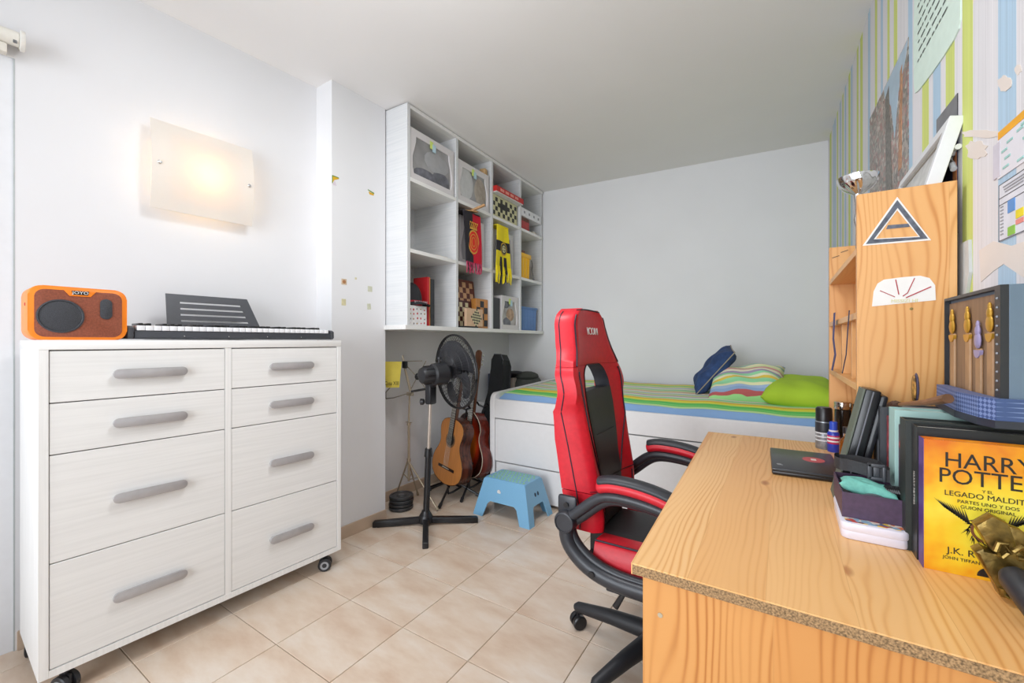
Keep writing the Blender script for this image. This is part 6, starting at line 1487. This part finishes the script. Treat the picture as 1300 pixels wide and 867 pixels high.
build('seat_shell', MB().prism([(-.60, CY_-.235), (-.06, CY_-.225), (-.06, CY_+.225), (-.60, CY_+.235)], SZ-.105, SZ-.07, axis=2, bev=.008), mat('shell_dark', '#222327', .6), ch, world=True)
build('mechanism', MB().box((-.48, CY_-.09, SZ-.15), (-.22, CY_+.09, SZ-.105), bev=.006), BLACK2, ch, world=True)
build('gas_lift', MB().tube([(CHC.x, CHC.y+.01, .10), (CHC.x, CHC.y+.01, .26)], .027, n=18).tube([(CHC.x, CHC.y+.01, .26), (CHC.x, CHC.y+.01, SZ-.14)], .016, n=14), BLACK2, ch, world=True)
lev0 = aty(803, 736, 1.44); lev1 = aty(781, 771, 1.44); 
build('tilt_lever', MB().tube([(-.36, 1.53, SZ-.13), lev0, lev0.lerp(lev1, .55)], .0045, n=8).tube([lev0.lerp(lev1, .5), lev1], [.008, .011], n=8, sy=.6), BLACK2, ch, world=True)
# arms
ARM = mat('arm_plastic', '#303238', .38, var=.06)
for s in (-1, 1):
    ya_ = CY_+s*.285
    pv = Vector((-.625, ya_, .535)) if s < 0 else Vector((-.615, ya_, .545))
    # upper branch from the pivot up to under the pad
    up = [pv+Vector((.0, 0, .0)), pv+Vector((.045, 0, .035)), pv+Vector((.10, 0, .085)), pv+Vector((.14, 0, .108)), pv+Vector((.20, 0, .112)), pv+Vector((.27, 0, .106)), pv+Vector((.34, 0, .092)), pv+Vector((.40, 0, .07))]
    lo = [pv+Vector((-.005, 0, -.02)), pv+Vector((.0, 0, -.07)), pv+Vector((.03, 0, -.110)), pv+Vector((.08, 0, -.145)), pv+Vector((.15, 0, -.165)), pv+Vector((.24, 0, -.17)), pv+Vector((.40, 0, -.165))]
    fr_ = [up[-1], pv+Vector((.43, 0, .02)), pv+Vector((.44, 0, -.08)), pv+Vector((.42, 0, -.16)), lo[-1]]
    def smooth(ps, it=2):
        for _ in range(it):
            q = [ps[0]]
            for a, b_ in zip(ps, ps[1:]): q += [a.lerp(b_, .25), a.lerp(b_, .75)]
            q.append(ps[-1]); ps = q
        return ps
    build('arm_upper', MB().tube([p+Vector((0, -.011, .006)) for p in smooth(up)], .0175, n=12, up=(0, 1, 0)).tube([p+Vector((.012, .013, -.012)) for p in smooth(up)], .0165, n=12, up=(0, 1, 0)), ARM, ch, world=True, kind=None)
    build('arm_lower', MB().tube([p+Vector((0, 0, 0)) for p in smooth(lo)], .024, n=12, up=(0, 1, 0), sy=1.1).tube([p+Vector((.014, .012, .020)) for p in smooth(lo)], .016, n=12, up=(0, 1, 0)), ARM, ch, world=True, kind=None)
    build('arm_front', MB().tube(smooth(fr_), .018, n=12, up=(0, 1, 0)), ARM, ch, world=True)
    build('arm_bracket', MB().box(pv+Vector((.14, (-.005 if s < 0 else -.05), -.20)), pv+Vector((.38, (.05 if s < 0 else .005), -.165)), bev=.006), ARM, ch, world=True)
    Mp_ = Matrix.Translation(pv) @ Matrix.Rotation(pi/2, 4, 'X')
    build('pivot_disc', MB().lathe([(.0, -.03), (.034, -.03), (.0375, -.024), (.0375, .024), (.034, .030), (.030, .031), (.029, .028), (0, .028)], 30, M=Mp_), ARM, ch, world=True)
    build('bracket_plate', MB().box(pv+Vector((-.035, -.012 if s > 0 else -.004, .01)), pv+Vector((.035, .012 if s < 0 else .004, .085)), bev=.010), ARM, ch, world=True)
    for q in ((.0, .055), ): build('bolt', MB().lathe([(.006, -.002), (.009, .0), (.009, .004), (.004, .004)], 12, M=Matrix.Translation(pv+Vector((q[0], -.008*1, q[1]))) @ Matrix.Rotation(pi/2, 4, 'X')), BLACK2, ch, world=True)
    build('bolt', MB().lathe([(.004, -.002), (.011, .0), (.011, .004), (.006, .004)], 12, M=Matrix.Translation(pv+Vector((.10, -.027, -.148))) @ Matrix.Rotation(pi/2, 4, 'X')), BLACK2, ch, world=True)
    # pad: red lower side, black top
    ctr = smooth([pv+Vector((.115, 0, .145)), pv+Vector((.16, 0, .158)), pv+Vector((.24, 0, .156)), pv+Vector((.32, 0, .142)), pv+Vector((.40, 0, .112))], 2)
    def padf(ctr, r, dz, top):
        n = len(ctr); 
        def fn(u, v):
            k = u*(n-1); i = min(int(k), n-2); p = ctr[i].lerp(ctr[i+1], k-i); e = min(1, (min(u, 1-u)/.10))**.5; a_ = (-pi/2+pi*v) if top else (0)
            return p
        return fn
    rr_ = [.030*min(1, (min(i, len(ctr)-1-i)+.35)/1.6)**.5 for i in range(len(ctr))]
    build('arm_pad_base', MB().tube([p+Vector((0, 0, -.010)) for p in ctr], [r*.62 for r in rr_], n=16, up=(0, 1, 0), sy=1.0) if False else MB().tube([p+Vector((0, 0, -.008)) for p in ctr], [r*.72 for r in rr_], n=18, up=(0, 0, 1), sy=1.52), RED, ch, world=True)
    build('arm_pad_top', MB().tube([p+Vector((0, 0, .010)) for p in ctr], [r*.55 for r in rr_], n=18, up=(0, 0, 1), sy=1.72), mat('pad_black', '#2d2f35', .45), ch, world=True)
# star base with castors
leg_a0 = radians(176)
bt = MB().lathe([(.045, .075), (.050, .085), (.050, .12), (.035, .135)], 20, M=Matrix.Translation((CHC.x, CHC.y+.01, 0))); build('base_hub', bt, BLACK2, ch, world=True)
for k in range(5):
    a_ = leg_a0+k*2*pi/5; dd = Vector((cos(a_), sin(a_), 0)); c0_ = Vector((CHC.x, CHC.y+.01, 0)); tip = c0_+dd*.325
    build('base_leg', MB().tube([c0_+dd*.03+Vector((0, 0, .105)), c0_+dd*.18+Vector((0, 0, .098)), tip+Vector((0, 0, .082)), tip+dd*.014+Vector((0, 0, .078))], [.033, .027, .020, .012], n=14), mat('base_plastic', '#242529', .5, bump=.1, scale=300), ch, world=True)
    wa = a_+.9
    Rw = Matrix.Translation(tip+Vector((0, 0, .028))) @ Matrix.Rotation(wa, 4, 'Z') @ Matrix.Rotation(pi/2, 4, 'X')
    mb = MB()
    for s in (-1, 1): mb.lathe([(.003, s*.004), (.026, s*.005), (.028, s*.008), (.028, s*.022), (.024, s*.026), (.003, s*.027)], 20, M=Rw)
    mb.tube([tip+Vector((0, 0, .03)), tip+Vector((0, 0, .08))], .006); mb.tube([Rw @ Vector((0, 0, -.02)), Rw @ Vector((0, 0, .02))], .008)
    build('caster', mb, BLACK2, ch, world=True)
